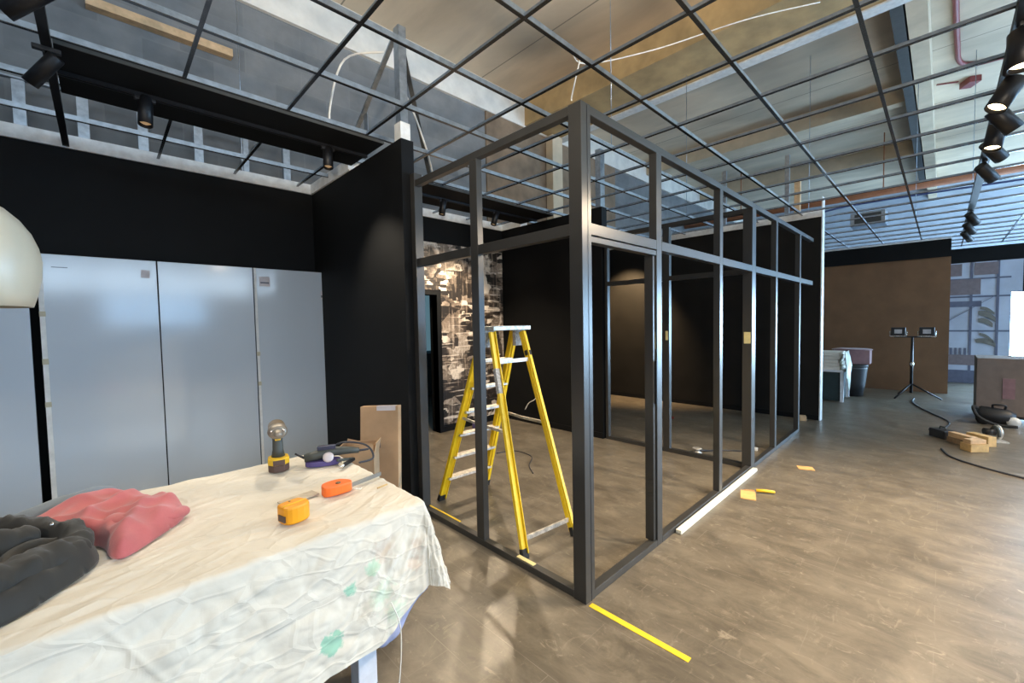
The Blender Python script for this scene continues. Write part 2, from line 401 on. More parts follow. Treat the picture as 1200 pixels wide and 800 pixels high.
# ------------------------------------------------------------------ setting
WT = 3.13          # top of the room walls
GZ = 3.185         # ceiling grid
SZ = 5.78          # underside of the concrete slab
BY = 5.15          # painted back wall
struct('floor', MB().box(-6, 20, -9, 9, -0.12, 0), 'floor')
struct('ceiling', MB().box(-6, 20, -9, 9, SZ, SZ + 0.25), 'slab')
DX0, DX1, DZ = 2.72, 3.50, 2.03
w = MB(); w.box(-5, DX0, BY, BY + 0.12, 0, WT); w.box(DX1, 8.05, BY, BY + 0.12, 0, WT); w.box(DX0, DX1, BY, BY + 0.12, DZ, WT)
struct('wall_back', w, 'black_paint')
w = MB(); w.box(-6, DX0, 5.6, 5.8, 0, SZ); w.box(DX1 + 1.2, 20, 5.6, 5.8, 0, SZ); w.box(DX0, DX1 + 1.2, 5.6, 5.8, 2.3, SZ)
struct('wall_outer', w, 'block')
w = MB(); w.box(-6, 20, 5.55, 5.6, 5.27, SZ)
struct('trim_lintel', w, 'plaster')
d = MB(); d.box(DX1, DX1 + 0.06, BY - 0.012, 5.335, 0, DZ + 0.06); d.box(DX0 - 0.06, DX0, BY - 0.012, 5.335, 0, DZ + 0.06); d.box(DX0, DX1, BY - 0.012, 5.335, DZ, DZ + 0.06)
struct('door_1', d, 'black_paint')
struct('wall_hall', MB().box(1, 7, 8.3, 8.4, 0, SZ), 'hall_blue')
h = MB(); h.box(4.4, 6.2, 8.27, 8.3, 1.0, 2.7)
struct('added_hall_pane', h, 'added_hall_glow')  # glowing pane added to give the hall its bluish light
struct('wall_partition', MB().box(1.815, 1.93, 3.12, BY, 0, WT), 'black_paint')
struct('wall_middle', MB().box(4.83, 4.95, 3.2, BY, 0, WT), 'black_paint')
struct('wall_far', MB().box(7.9, 8.03, 1.31, BY, 0, WT), 'black_warm')
t = MB(); t.box(7.885, 8.045, 1.295, 1.31, 0, WT + 0.3)
struct('trim_wall_end', t, 'edge')
t = MB(); t.box(4.935, 4.955, 3.18, 3.2, 0, 2.2)
struct('trim_middle_end', t, 'tape_beige')
struct('wall_hall_dado', MB().box(3.6, 6.5, 8.1, 8.2, 0, 0.95), 'hall_blue')
# black skirting
b = MB(); b.box(-5, DX0 - 0.06, BY - 0.012, BY, 0, 0.08); b.box(DX1 + 0.06, 4.83, BY - 0.012, BY, 0, 0.08); b.box(4.95, 7.9, BY - 0.012, BY, 0, 0.08)
struct('baseboard_back', b, 'black_paint')
struct('baseboard_far', MB().box(7.888, 7.9, 1.31, BY - 0.012, 0, 0.08), 'black_paint')
struct('baseboard_middle', MB().box(4.818, 4.83, 3.2, BY - 0.012, 0, 0.08), 'black_paint')
# pale wall angles along the wall heads
def angle(n, x0, x1, y0, y1): struct(n, MB().box(x0, x1, y0, y1, WT, WT + 0.11), 'white_trim')
angle('trim_1', -5, 8.03, BY - 0.02, BY + 0.12)
angle('trim_2', 1.795, 1.95, 4.1, BY - 0.02)
angle('trim_3', 4.81, 4.97, 4.7, BY - 0.02)
angle('trim_4', 7.88, 8.045, 1.31, BY - 0.02)
# downstand beam and ribs under the slab
b = MB(); b.box(5.85, 6.76, -9, 5.55, 5.3, SZ); struct('trim_beam', b, 'beam')
struct('trim_beam_edge', MB().box(6.76, 6.95, -9, 5.55, 5.28, SZ), 'edge')
struct('trim_rib', MB().box(6.95, 19, 0.19, 0.38, 5.3, SZ), 'rib')
struct('trim_rib_dark_channel', MB().box(6.95, 17, 0.40, 0.52, 5.3, 5.5), 'dark_steel')  # dark strip running alongside the rib
for k, x in enumerate((10.5, 14.0)):
    struct('trim_cross_rib', MB().box(x, x + 0.22, 0.38, 5.55, 5.45, SZ), 'rib')
M['warm_lit_block'] = simple('block_in_warm_light', (0.235, 0.165, 0.108), 0.9, scale=2.5, var=0.3)  # warm lamplight on the block wall put into a brown colour
struct('wall_outer_warm_lit', MB().box(4.9, 9.0, 5.57, 5.6, 2.3, 5.27), 'warm_lit_block')
struct('trim_pilaster', MB().box(6.45, 6.75, 5.38, 5.55, 0, 5.27), 'rib')
# outer shell behind the camera and to the right
w = MB(); w.box(-6, 0.0, -8.1, -8, 0, 2.8); w.box(0.0, 2.6, -8.1, -8, 0, 1.75); w.box(0.0, 2.6, -8.1, -8, 2.75, 2.8); w.box(2.6, 7.6, -8.1, -8, 0, 2.8)
w.box(7.6, 20, -8.1, -8, 0, 0.35); w.box(7.6, 20, -8.1, -8, 3.4, SZ); w.box(-6, 7.6, -8.1, -8, 5.4, SZ)
struct('wall_rear', w, 'rear_wall')
struct('wall_left', MB().box(-5.1, -5, -8, 5.6, 0, SZ), 'rear_wall')
struct('wall_right', MB().box(19, 19.1, -8, 5.6, 0, SZ), 'rear_wall')
g = MB(); g.box(0.0, 2.6, -8.09, -8.06, 1.75, 2.75); g.box(7.6, 19, -8.09, -8.06, 0.35, 3.4)
win = struct('window_1', g, 'daylight_rear')
g = MB(); g.box(-6, 7.6, -8.09, -8.06, 2.8, 5.4)
added_band = struct('added_glow_band', g, 'added_glow_high')  # unseen glowing band added to light the slab and tint the gloss panels
f = MB()
for i in range(10): f.box(-6 + i * 1.45, -5.93 + i * 1.45, -8.05, -7.98, 2.8, 5.4)
obj('window_frame', f, 'black_metal', added_band)  # mullions across the added glowing band
f = MB()
for x in (0.0, 0.42, 0.86, 1.3, 1.9, 2.56): f.box(x, x + 0.07, -8.05, -7.97, 1.75, 2.75)
for z in (1.75, 2.2, 2.42, 2.69): f.box(0, 2.6, -8.05, -7.98, z, z + 0.06)
for i in range(9): f.box(7.6 + i * 1.4, 7.68 + i * 1.4, -8.05, -7.97, 0.35, 3.4)
f.box(7.6, 19, -8.05, -7.98, 2.3, 2.38)
obj('window_frame', f, 'black_metal', win)
# far end: brown board wall, black fascia, printed screen, bright shop window
struct('wall_far_board', MB().box(12.2, 12.32, -0.1, 5.6, 0, 2.77), 'mdf')
struct('trim_fascia', MB().box(12.16, 12.32, -0.1, 5.6, 2.77, 3.12), 'black_paint')
struct('trim_fascia_angle', MB().box(12.14, 12.32, -0.1, 5.6, 3.12, 3.15), 'white_trim')
w = MB(); w.box(14.45, 14.55, -7.9, 0.6, 2.82, 3.14); w.box(14.45, 14.55, -7.9, -1.6, 2.5, 2.82); w.box(14.45, 14.55, -1.06, 0.6, 0, 2.82); w.box(14.45, 14.55, -1.6, -1.06, 2.08, 2.82)
w.box(14.45, 14.55, -7.9, -1.06, 0, 0.12)
struct('wall_end', w, 'black_paint')
g = MB(); g.box(14.49, 14.52, -7.9, -1.06, 0.12, 2.5)
win2 = struct('window_2', g, 'daylight')
f = MB()
for y in (-2.5, -3.8, -5.1, -6.4, -7.7): f.box(14.44, 14.5, y - 0.06, y, 0.12, 2.5)
f.box(14.44, 14.5, -7.9, -1.6, 2.46, 2.52)
obj('window_frame', f, 'black_metal', win2)

# ------------------------------------------------------------------ ceiling grid
grid = thing('ceiling_grid', 'open metal ceiling grid without tiles spanning the whole shop', 'ceiling grid', (4.0, 0.3, GZ))
def tee(p, q, web, fl=0.022):
    m = MB(); m.mi = 0
    p, q = V(p), V(q)
    m.bar(p + V((0, 0, 0.002)), q + V((0, 0, 0.002)), fl, 0.004)
    m.mi = 1
    m.bar(p + V((0, 0, 0.004 + web / 2)), q + V((0, 0, 0.004 + web / 2)), 0.007, web)
    return m
for k in range(-8, 8):
    y = 0.335 + 0.61 * k
    obj('main_runner', tee((-3, y, GZ), (14.4, y, GZ), 0.036), ['tee_black', 'galv'], grid)
for k in range(-5, 24):
    x = 0.44 + 0.603 * k
    obj('cross_runner', tee((x, -5, GZ - 0.001), (x, BY - 0.03, GZ - 0.001), 0.022), ['tee_black', 'galv'], grid)

# black ceiling panels that fill one row of the grid, each with a slot track
def panel_row(x0, x1, y0, y1, label):
    t = thing('ceiling_panel', label, 'ceiling panel', ((x0 + x1) / 2, (y0 + y1) / 2, GZ - 0.02))
    obj('panel', MB().box(x0, x1, y0, y1, GZ - 0.022, GZ - 0.001), 'black_paint', t)
    ym = (y0 + y1) / 2
    m = MB(); m.box(x0, x1, ym - 0.018, ym - 0.008, GZ - 0.047, GZ - 0.022); m.box(x0, x1, ym + 0.008, ym + 0.018, GZ - 0.047, GZ - 0.022); m.box(x0, x1, ym - 0.008, ym + 0.008, GZ - 0.03, GZ - 0.022)
    obj('track', m, 'black_metal', t)
    e = MB(); e.box(x0, x1, y0 - 0.008, y0, GZ - 0.022, GZ + 0.002)
    obj('edge_trim', e, 'dark_steel', t)
panel_row(-0.125, 1.81, 3.40, 4.06, 'black ceiling panel with track above the white gloss panels')
panel_row(1.95, 4.82, 4.03, 4.70, 'black ceiling panel with track above the sepia mural and ladder')
# free standing tracks
m = MB(); m.box(-0.17, -0.13, 0.6, 5.13, GZ - 0.045, GZ - 0.002)
single('track_rail', m, 'black_metal', 'black track rail at the upper left corner with two spotlights', 'track rail')
m = MB(); m.box(-3, 11.9, -0.30, -0.235, GZ - 0.06, GZ - 0.004)
single('track_rail', m, 'black_metal', 'long black track rail running along the right edge with many spotlights', 'track rail')

# ------------------------------------------------------------------ spotlights
def make_spot(name, label, at, d, lens, group, power=0, length=0.17, r=0.036, size=95, col=(1, 0.80, 0.56), drop=0.10):
    at = V(at); d = V(d).normalized()
    t = thing(name, label, 'spotlight', at, 0, group)
    obj('adapter', MB().box(-0.055, 0.055, -0.016, 0.016, -0.024, 0).bevel(0.004), 'black_plastic', t, True)
    m = MB(); m.tube([(0, 0, -0.02), (0, 0, -drop - 0.01)], 0.008, 8)
    obj('arm', m, 'black_metal', t, True)
    c = V((0, 0, -drop))
    mt = frame_z(d, c - d * (length * 0.35))
    m = MB(); m.lathe([(r * 0.9, 0), (r, 0.006), (r, length), (r * 0.9, length), (r * 0.88, length - 0.025), (0.002, length - 0.026)], mt, 20, True)
    h = obj('lamp_head', m, 'black_metal', t, True)
    m = MB(); m.lathe([(r * 0.87, length - 0.024), (r * 0.5, length - 0.012), (0.002, length - 0.008)], mt, 20, True)
    obj('lens', m, lens, t, True)
    if power:
        L = bpy.data.lights.new('spot_beam', 'SPOT'); L.energy = power; L.spot_size = math.radians(size); L.spot_blend = 0.7
        L.color = col; L.shadow_soft_size = 0.035
        lo = bpy.data.objects.new('spot_beam', L); COL.objects.link(lo); lo.parent = t
        p = c + d * (length * 0.65 + 0.02)
        lo.location = p; lo.rotation_euler = d.to_track_quat('-Z', 'Y').to_euler()
    return t

TZ = GZ - 0.045
LG = 'spotlights on the left tracks'
make_spot('track_spotlight', 'black tilted spotlight at the left end of the black ceiling panel', (-0.15, 3.42, TZ), (-0.55, 0.35, -0.75), 'lens_dim', LG, 0, 0.2, 0.036)
make_spot('track_spotlight', 'black spotlight cut off by the top edge at upper left corner', (-0.15, 2.76, TZ), (-0.6, 0.3, -0.55), 'lens_dim', LG, 0, 0.2, 0.036)
make_spot('track_spotlight', 'black upright spotlight above the leftmost white gloss panel', (0.27, 3.73, TZ), (-0.05, -0.2, -1), 'lens_dim', LG, 105, 0.2, 0.04, 100, (1, 0.88, 0.70), drop=0.06)
make_spot('track_spotlight', 'black spotlight hanging beside the dark partition corner', (1.46, 3.73, TZ), (-0.10, -0.22, -1), 'lens_dim', LG, 105, 0.19, 0.04, 100, (1, 0.88, 0.70), drop=0.06)
make_spot('track_spotlight', 'black spotlight above the doorway, just left of the slim frame post', (3.10, 4.365, TZ), (-0.15, 0.0, -0.9), 'lens_dim', LG, 180, 0.19, 0.04, 130, drop=0.06)
make_spot('track_spotlight', 'black spotlight above the sepia mural, just right of the slim frame post', (3.98, 4.365, TZ), (-0.25, 0.05, -0.75), 'lens_dim', LG, 210, 0.19, 0.04, 130, drop=0.06)
make_spot('track_spotlight', 'small black spotlight seen through the door bay of the frame', (6.95, 4.53, GZ), (0.5, 0.03, -0.85), 'lens_dim', LG, 620, 0.17, 0.036, 80, (1, 0.68, 0.36), drop=0.07)

RG = 'spotlights on the right track'
RY, RZ = -0.268, GZ - 0.06
make_spot('track_spotlight', 'lit black spotlight nearest the upper right corner', (3.55, RY, RZ), (-0.12, 0.0, -1), 'lens_warm', RG, 330, 0.2, 0.055, 120)
make_spot('track_spotlight', 'lit black spotlight second from top on right track pointing at the frame', (4.20, RY, RZ), (-0.30, 0.42, -0.85), 'lens_warm', RG, 330, 0.2, 0.055, 110)
make_spot('track_spotlight', 'lit black spotlight third from top on right track tilted away from the frame', (4.72, RY, RZ), (0.25, -0.5, -0.75), 'lens_warm', RG, 220, 0.2, 0.055, 110)
make_spot('track_spotlight', 'lit black spotlight fourth from top on right track pointing downward', (5.12, RY, RZ), (-0.25, 0.15, -0.95), 'lens_warm', RG, 280, 0.2, 0.055, 110)
make_spot('track_spotlight', 'black spotlight fifth from top on right track tilted toward the window', (5.55, RY, RZ), (0.5, -0.45, -0.6), 'lens_warm', RG, 0, 0.2, 0.05)
make_spot('track_spotlight', 'black spotlight sixth from top on right track beside the grid bars', (6.35, RY, RZ), (0.5, -0.45, -0.6), 'lens_warm', RG, 0, 0.2, 0.05)
make_spot('track_spotlight', 'small far spotlight, upper one of the distant cluster on right track', (9.2, RY, RZ), (0.5, -0.45, -0.7), 'lens_off', RG, 0, 0.2, 0.05)
make_spot('track_spotlight', 'small far spotlight, middle one of the distant cluster on right track', (10.2, RY, RZ), (0.5, -0.45, -0.7), 'lens_off', RG, 0, 0.2, 0.05)
make_spot('track_spotlight', 'small far spotlight, lowest one of the distant cluster on right track', (11.2, RY, RZ), (0.5, -0.45, -0.7), 'lens_off', RG, 0, 0.2, 0.05)
# spotlights added out of view on this track to light the sheet and frame
make_spot('track_spotlight', 'added unseen spotlight behind the viewer, raking light over the dust sheet', (-2.3, RY, RZ), (0.85, 0.62, -0.78), 'lens_warm', RG, 190, 0.2, 0.05, 100, (1, 0.82, 0.6))
make_spot('track_spotlight', 'added unseen spotlight above the viewer, lighting the corner post', (1.7, RY, RZ), (0.1, 0.55, -0.8), 'lens_warm', RG, 50, 0.2, 0.05, 110)

m = MB(); m.box(-3, 11.9, -3.30, -3.235, GZ - 0.06, GZ - 0.004)  # unseen track added so its lamps bounce warm light to the ceiling
single('track_rail', m, 'black_metal', 'added unseen track rail for bounce lamps, parallel to the right-hand one', 'track rail')
for i, x in enumerate((-1.0, 1.5, 4.0, 6.5, 9.0)):
    make_spot('track_spotlight', ('first', 'second', 'third', 'fourth', 'fifth')[i] + ' added unseen downlight for warm bounce on the ceiling', (x, -3.268, RZ), (0, 0.05, -1), 'lens_warm', 'added unseen spotlights for warm bounce', 420, 0.2, 0.055, 120, (1, 0.72, 0.42))

# ------------------------------------------------------------------ partition frames
FZ = 2.79
fr = thing('partition_frame', 'charcoal metal partition frame with corner post enclosing the yellow ladder', 'partition frame', (1.93, 1.42, 0))
X0, X1, Y0, Y1 = 1.887, 1.975, 1.375, 1.463
def part(name, mb, mat, parent): return obj(name, mb, mat, parent)
cp = MB().box(X0, X1, Y0, Y1, 0, FZ).bevel(0.002, 1)
cpo = part('corner_post', cp, 'frame', fr)
g = MB(); g.box(X0 + 0.052, X0 + 0.056, Y0 - 0.0015, Y0, 0.0, FZ - 0.01); part('joint_line', g, 'black_metal', cpo)
# left face
XL0, XL1 = X0 + 0.006, X0 + 0.056
part('end_post', MB().box(XL0 - 0.006, XL1 + 0.02, 3.055, 3.118, 0, 2.85).bevel(0.002, 1), 'frame', fr)
part('mullion', MB().box(XL0, XL1, 2.265, 2.345, 0.045, FZ - 0.05).bevel(0.002, 1), 'frame', fr)
part('top_rail', MB().box(XL0, XL1, Y1, 3.055, FZ - 0.05, FZ).bevel(0.002, 1), 'frame', fr)
for a, b in ((Y1, 2.265), (2.345, 3.055)):
    part('transom', MB().box(XL0, XL1, a, b, 2.082, 2.147).bevel(0.002, 1), 'frame', fr)
part('bottom_rail', MB().box(XL0, XL1, Y1, 3.055, 0.0, 0.045).bevel(0.002, 1), 'frame', fr)
# right face
YR0, YR1 = Y0 + 0.004, Y0 + 0.06
part('top_rail', MB().box(X1, 7.75, YR0, YR1, FZ - 0.05, FZ).bevel(0.002, 1), 'frame', fr)
posts = [(2.748, 2.822), (3.925, 3.995), (4.825, 4.945), (5.715, 5.785), (6.885, 6.955)]
edges = [X1] + [v for p in posts for v in p] + [7.72]
for i, (a, b) in enumerate(posts):
    po = part('mullion', MB().box(a, b, YR0, YR1 + (0.035 if i == 2 else 0), 0.0, FZ - 0.05).bevel(0.002, 1), 'frame', fr)
    if i == 0:
        m = MB(); m.box(a - 0.012, a + 0.0, YR0 - 0.004, YR0 + 0.05, 1.02, 1.32); part('strike_plate', m, 'black_metal', po)
        m = MB(); m.box(a - 0.003, a, YR0 + 0.012, YR0 + 0.04, 1.40, 1.52); part('masking_tape', m, 'cream_tape', po)
    if i == 2:
        m = MB(); m.box(a - 0.003, a, YR0 + 0.012, YR0 + 0.075, 1.34, 1.46); part('masking_tape', m, 'cream_tape', po)
for i in range(len(posts) + 1):
    part('transom', MB().box(edges[2 * i], edges[2 * i + 1], YR0, YR1, 2.085, 2.15).bevel(0.002, 1), 'frame', fr)
part('door_head', MB().box(X1, 2.748, YR0 + 0.003, YR1, 2.045, 2.079).bevel(0.002, 1), 'frame', fr)
part('door_jamb', MB().box(2.715, 2.748, YR0 + 0.012, YR1 + 0.02, 0.045, 2.045).bevel(0.002, 1), 'frame', fr)
for a, b in ((X1, 2.748), (2.822, 3.925), (3.995, 4.825), (4.945, 5.715), (5.785, 6.885)):
    part('bottom_rail', MB().box(a, b, YR0, YR1, 0.0, 0.045).bevel(0.002, 1), 'frame', fr)
# inner frame across the room
fi = thing('partition_frame', 'dark inner partition frame crossing from the outer frame to the middle wall', 'partition frame', (4.885, 2.3, 0))
XI0, XI1 = 4.86, 4.92
ya = YR1 + 0.036
part('top_rail', MB().box(XI0, XI1, ya, 3.18, 2.70, 2.75), 'frame', fi)
part('bottom_rail', MB().box(XI0, XI1, ya, 3.18, 0, 0.045), 'frame', fi)
part('mullion', MB().box(XI0, XI1, 2.285, 2.365, 0.045, 2.70), 'frame', fi)
part('wall_post', MB().box(XI0, XI1, 3.14, 3.18, 0.045, 2.70), 'frame', fi)
for a, b in ((ya, 2.285), (2.365, 3.14)): part('transom', MB().box(XI0, XI1, a, b, 2.07, 2.125), 'frame', fi)
m = MB(); m.box(XI0 - 0.003, XI0, 2.30, 2.33, 1.36, 1.47); part('masking_tape', m, 'cream_tape', fi)

# strips and tape at the foot of the frame
single('plastic_strip', MB().box(3.02, 4.86, 1.328, 1.372, 0, 0.03).bevel(0.004), 'cream_strip', 'long cream plastic strip lying along the foot of the frame', 'strip')
single('floor_tape', MB().box(1.89, 1.925, 0.80, 1.36, 0, 0.0025), 'tape_yellow', 'yellow tape line on the floor running from the corner post', 'tape')
m = MB(); m.box(1.944, 1.956, 2.62, 3.05, 0.045, 0.049); single('tape_strip', m, 'tape_yellow', 'yellow tape strip on the bottom rail behind the sheeted table', 'tape')
m = MB(); m.box(1.905, 1.935, 1.80, 1.95, 0.045, 0.049); single('tape_strip', m, 'cream_tape', 'short cream tape piece on the bottom rail below the ladder', 'tape')

# ------------------------------------------------------------------ murals
tag(obj('wall_mural', MB().box(3.575, 4.815, BY - 0.006, BY - 0.001, 0.10, 2.78), 'mural'), 'sepia photo mural behind the yellow ladder, right of the doorway', 'mural')
tag(obj('wall_mural', MB().box(2.5, 3.575, BY - 0.006, BY - 0.001, 2.10, 2.78), 'mural'), 'strip of sepia photo mural over the dark doorway', 'mural')
tag(obj('wall_mural', MB().box(4.99, 7.55, BY - 0.006, BY - 0.001, 0.10, 2.3), 'mural'), 'sliver of sepia mural seen through the door bay beyond the middle wall', 'mural')

# ------------------------------------------------------------------ gloss panels against the back wall
PY0, PY1 = 4.955, 4.99
def gloss(x0, x1, label, extra):
    t = thing('wall_panel', label, 'panel', ((x0 + x1) / 2, PY1, 0), 0, 'gloss panels along the back wall')
    obj('panel_face', MB().box(x0, x1, PY0, PY1, 0, 2.215).bevel(0.003), 'gloss_panel', t)
    obj('batten', MB().box(x0 + 0.03, x1 - 0.03, PY1, BY - 0.013, 0.0, 2.19), 'black_metal', t)
    for kind, a in extra:
        if kind == 'strip':
            s = obj('edge_strip', MB().box(a[0], a[1], PY0 - 0.004, PY0, 0.0, 2.215), 'edge', t)
        elif kind == 'tape':
            obj('masking_tape', MB().box(a[0], a[1], PY0 - 0.0055, PY0 - 0.0005, a[2], a[3]), 'tape_beige', t)
        elif kind == 'sticker':
            s = obj('sticker', MB().box(a[0], a[1], PY0 - 0.002, PY0, a[2], a[3]), a[4], t)
            if len(a) > 5:
                obj('print', MB().box(a[0] + a[5][0], a[0] + a[5][1], PY0 - 0.003, PY0 - 0.002, a[2] + a[5][2], a[2] + a[5][3]), 'ink', s)
gloss(-1.2, -0.40, 'grey gloss panel at left edge, partly behind the round lamp shade', [])
gloss(-0.348, 0.372, 'wide white gloss panel showing bright window reflections, third from the partition', [
    ('strip', (-0.348, -0.318)), ('tape', (-0.35, -0.315, 1.72, 1.76)), ('tape', (-0.35, -0.315, 1.34, 1.385)), ('tape', (-0.35, -0.315, 1.0, 1.04)),
    ('sticker', (0.265, 0.325, 2.06, 2.13, 'sticker')), ('sticker', (-0.29, -0.16, 2.08, 2.17, 'gloss_panel', (0.02, 0.11, 0.03, 0.036)))])
gloss(0.380, 1.128, 'plain white gloss panel in the middle of the row', [])
gloss(1.137, 1.955, 'white gloss panel beside the dark partition with small stickers at top', [
    ('strip', (1.137, 1.160)), ('strip', (1.93, 1.955)), ('tape', (1.133, 1.165, 1.31, 1.35)), ('tape', (1.133, 1.165, 1.0, 1.04)),
    ('sticker', (1.185, 1.285, 2.03, 2.13, 'sticker', (0.01, 0.09, 0.03, 0.045))), ('sticker', (1.80, 1.87, 1.91, 2.0, 'sticker', (0.0, 0.04, 0.02, 0.045)))])

# ------------------------------------------------------------------ pendant lamp
pd = thing('pendant_lamp', 'cream round pendant lamp shade cut off by the left edge', 'lamp', (-0.262, 1.856, 1.672))
K_ = 1.40 / 491.66
prof = [(r_ * K_, h_ * K_) for r_, h_ in ((43, 0), (47, 14), (50, 30), (51, 46), (49, 60), (44.5, 74), (37, 87), (28, 97), (18, 104), (7, 108))]
inner = [(max(r - 0.004, 0.002), z + (0.0 if i == 0 else -0.003)) for i, (r, z) in enumerate(prof)]
m = MB(); m.lathe(inner[::-1][:-1] + [inner[0]] + prof, None, 40, False)
obj('lamp_shade', m, 'cream_shade', pd, True)
m = MB(); m.lathe([(0.022, 0.304), (0.022, 0.33), (0.016, 0.36), (0.004, 0.37)], None, 16); obj('lamp_cap', m, 'black_metal', pd, True)
m = MB(); m.tube([(0, 0, 0.36), (0, 0, GZ - 1.672)], 0.004, 6); obj('cord', m, 'cable_dark', pd, True)
m = MB(); m.lathe([(0.012, 0.20), (0.016, 0.16), (0.03, 0.12), (0.03, 0.09), (0.015, 0.065), (0.002, 0.06)], None, 16); obj('bulb', m, 'lens_off', pd, True)

# ------------------------------------------------------------------ sheeted table
tx0, tx1, ty0, ty1, tz = -1.5, 1.03, 1.69, 2.83, 0.775
tb = thing('table', 'white table on square legs hidden under the dust sheet', 'table', ((tx0 + tx1) / 2, (ty0 + ty1) / 2, 0))
obj('tabletop', MB().box(tx0, tx1, ty0, ty1, tz - 0.035, tz), 'white_table', tb)
for x in (tx0 + 0.15, 0.73):
    for y in (1.74, 2.72):
        obj('leg', MB().box(x, x + 0.085, y, y + 0.085, 0, tz - 0.035).bevel(0.003), 'white_table', tb)

def crumple(p):
    d = noise.voronoi(p)[0]
    return min(1.0, (d[1] - d[0]) * 1.6) - 0.35
def ridged(p, H=3):
    s, a, f = 0, 1, 1
    for _ in range(H):
        s += a * (1 - abs(noise.noise(p * f)) * 2.2); a *= 0.5; f *= 2.1
    return s
def smooth(a, b, x):
    t = max(0, min(1, (x - a) / (b - a))); return t * t * (3 - 2 * t)

def dust_sheet():
    bm = bmesh.new()
    nu, nv = 460, 330
    U0, U1 = tx0, tx1 + 0.30
    grid_ = []
    for j in range(nv + 1):
        row = []
        for i in range(nu + 1):
            tu = i / nu; tu = 1 - (1 - tu) ** 1.25
            u = U0 + (U1 - U0) * tu
            fo = 0.57 + 0.03 * math.sin(u * 7) - 0.20 * smooth(0.74, 1.06, u) - 0.03 * smooth(1.05, 1.3, u)
            v0 = ty0 - fo; v1 = ty1 + 0.25
            v = v0 + (v1 - v0) * j / nv
            qx = min(u, tx1); qy = min(max(v, ty0), ty1)
            dx, dy = u - qx, v - qy
            dd = math.hypot(dx, dy)
            z = tz + 0.006
            if dd < 1e-6:
                x, y = u, v; n = V((0, 0, 1)); hang = 0
            else:
                nx, ny = dx / dd, dy / dd
                corner = min(abs(nx), abs(ny)) * 1.4
                R = 0.022
                if dd < R * PI / 2:
                    a = dd / R; r = R * math.sin(a); zz = R * (1 - math.cos(a)); n = V((nx * math.sin(a), ny * math.sin(a), math.cos(a)))
                else:
                    L = dd - R * PI / 2; fl = 0.10 + 0.22 * corner
                    r = R + L * fl; zz = R + L * math.sqrt(1 - fl * fl); n = V((nx, ny, fl)).normalized()
                x, y, z = qx + nx * r, qy + ny * r, z - zz
                hang = smooth(0.0, 0.12, dd)
            # creases
            P = V((u, v, 0.3))
            w = V((noise.noise(P * 2.1), noise.noise(P * 2.1 + V((9, 2, 4))), 0)) * 0.18
            top = 0.003 * (ridged(V(((P.x + w.x) * 3.0, (P.y + w.y) * 11, 1.7)), 3) - 1.0) + 0.0045 * crumple(V(((P.x + w.x) * 4 + P.y * 2, (P.y + w.y) * 12 - P.x * 3, 2.2)))
            rx, ry = (tx1 + 0.02) - u, v - (ty0 + 0.03)
            ang = math.atan2(-ry, rx + 0.03); rad = math.hypot(rx, ry)
            fold = (0.0075 * (ridged(V((ang * 4.6 + w.x * 1.5, rad * 1.1, 4.0)), 2) - 0.8) * smooth(0.05, 0.3, rad)) if hang > 0 else 0
            crum = (0.0105 * crumple(V(((P.x + w.x * 0.8) * 4.4 + P.y * 2.8, (P.y + w.y * 0.8) * 7.5 - P.x * 3.2, 8.0))) + 0.0055 * crumple(V(((P.x + w.x * 0.6) * 10 + P.y * 6, (P.y + w.y * 0.6) * 17 - P.x * 8, 3.0)))) if hang > 0 else 0
            seam = 0.004 * math.exp(-((u + v * 0.55 - (0.1 + 0.55 * 1.4)) / 0.010) ** 2)
            big = 0.012 * noise.noise(V((u * 2.6, v * 1.2, 2.0)))
            disp = top * (1 - hang) + (fold + crum + seam + big) * hang
            if hang < 0.02: disp = max(disp, -0.004)
            row.append(bm.verts.new(V((x, y, z)) + n * disp))
        grid_.append(row)
    for j in range(nv):
        for i in range(nu):
            f = bm.faces.new((grid_[j][i], grid_[j][i + 1], grid_[j + 1][i + 1], grid_[j + 1][i])); f.smooth = True
    return bm
o = obj('dust_sheet', dust_sheet(), 'sheet')
tag(o, 'crumpled white dust sheet with green paint smears draped over the table', 'dust sheet')
bm = bmesh.new(); rows = []
for j in range(13):
    row = []
    for i in range(31):
        a = i / 30; q = j / 12; x = 0.66 + 0.40 * a
        zb = 0.185 + 0.03 * math.sin(a * 9) + 0.15 * a ** 2.5
        row.append(bm.verts.new((x + 0.012 * noise.noise(V((a * 6, q * 3, 1))), 1.708 + 0.010 * noise.noise(V((a * 9, q * 2, 5))) - 0.01 * q, 0.60 + (zb - 0.60) * q)))
    rows.append(row)
for a, b in zip(rows, rows[1:]):
    for i in range(30): f = bm.faces.new((a[i], a[i + 1], b[i + 1], b[i])); f.smooth = True
ul = obj('under_layer', bm, simple('lilac_sheet_underside', (0.40, 0.42, 0.60), 0.9), o); ul['label'] = 'lilac underside layer'
sol = ul.modifiers.new('thick', 'SOLIDIFY'); sol.thickness = 0.003
ZT = tz + 0.012      # resting height on the sheet

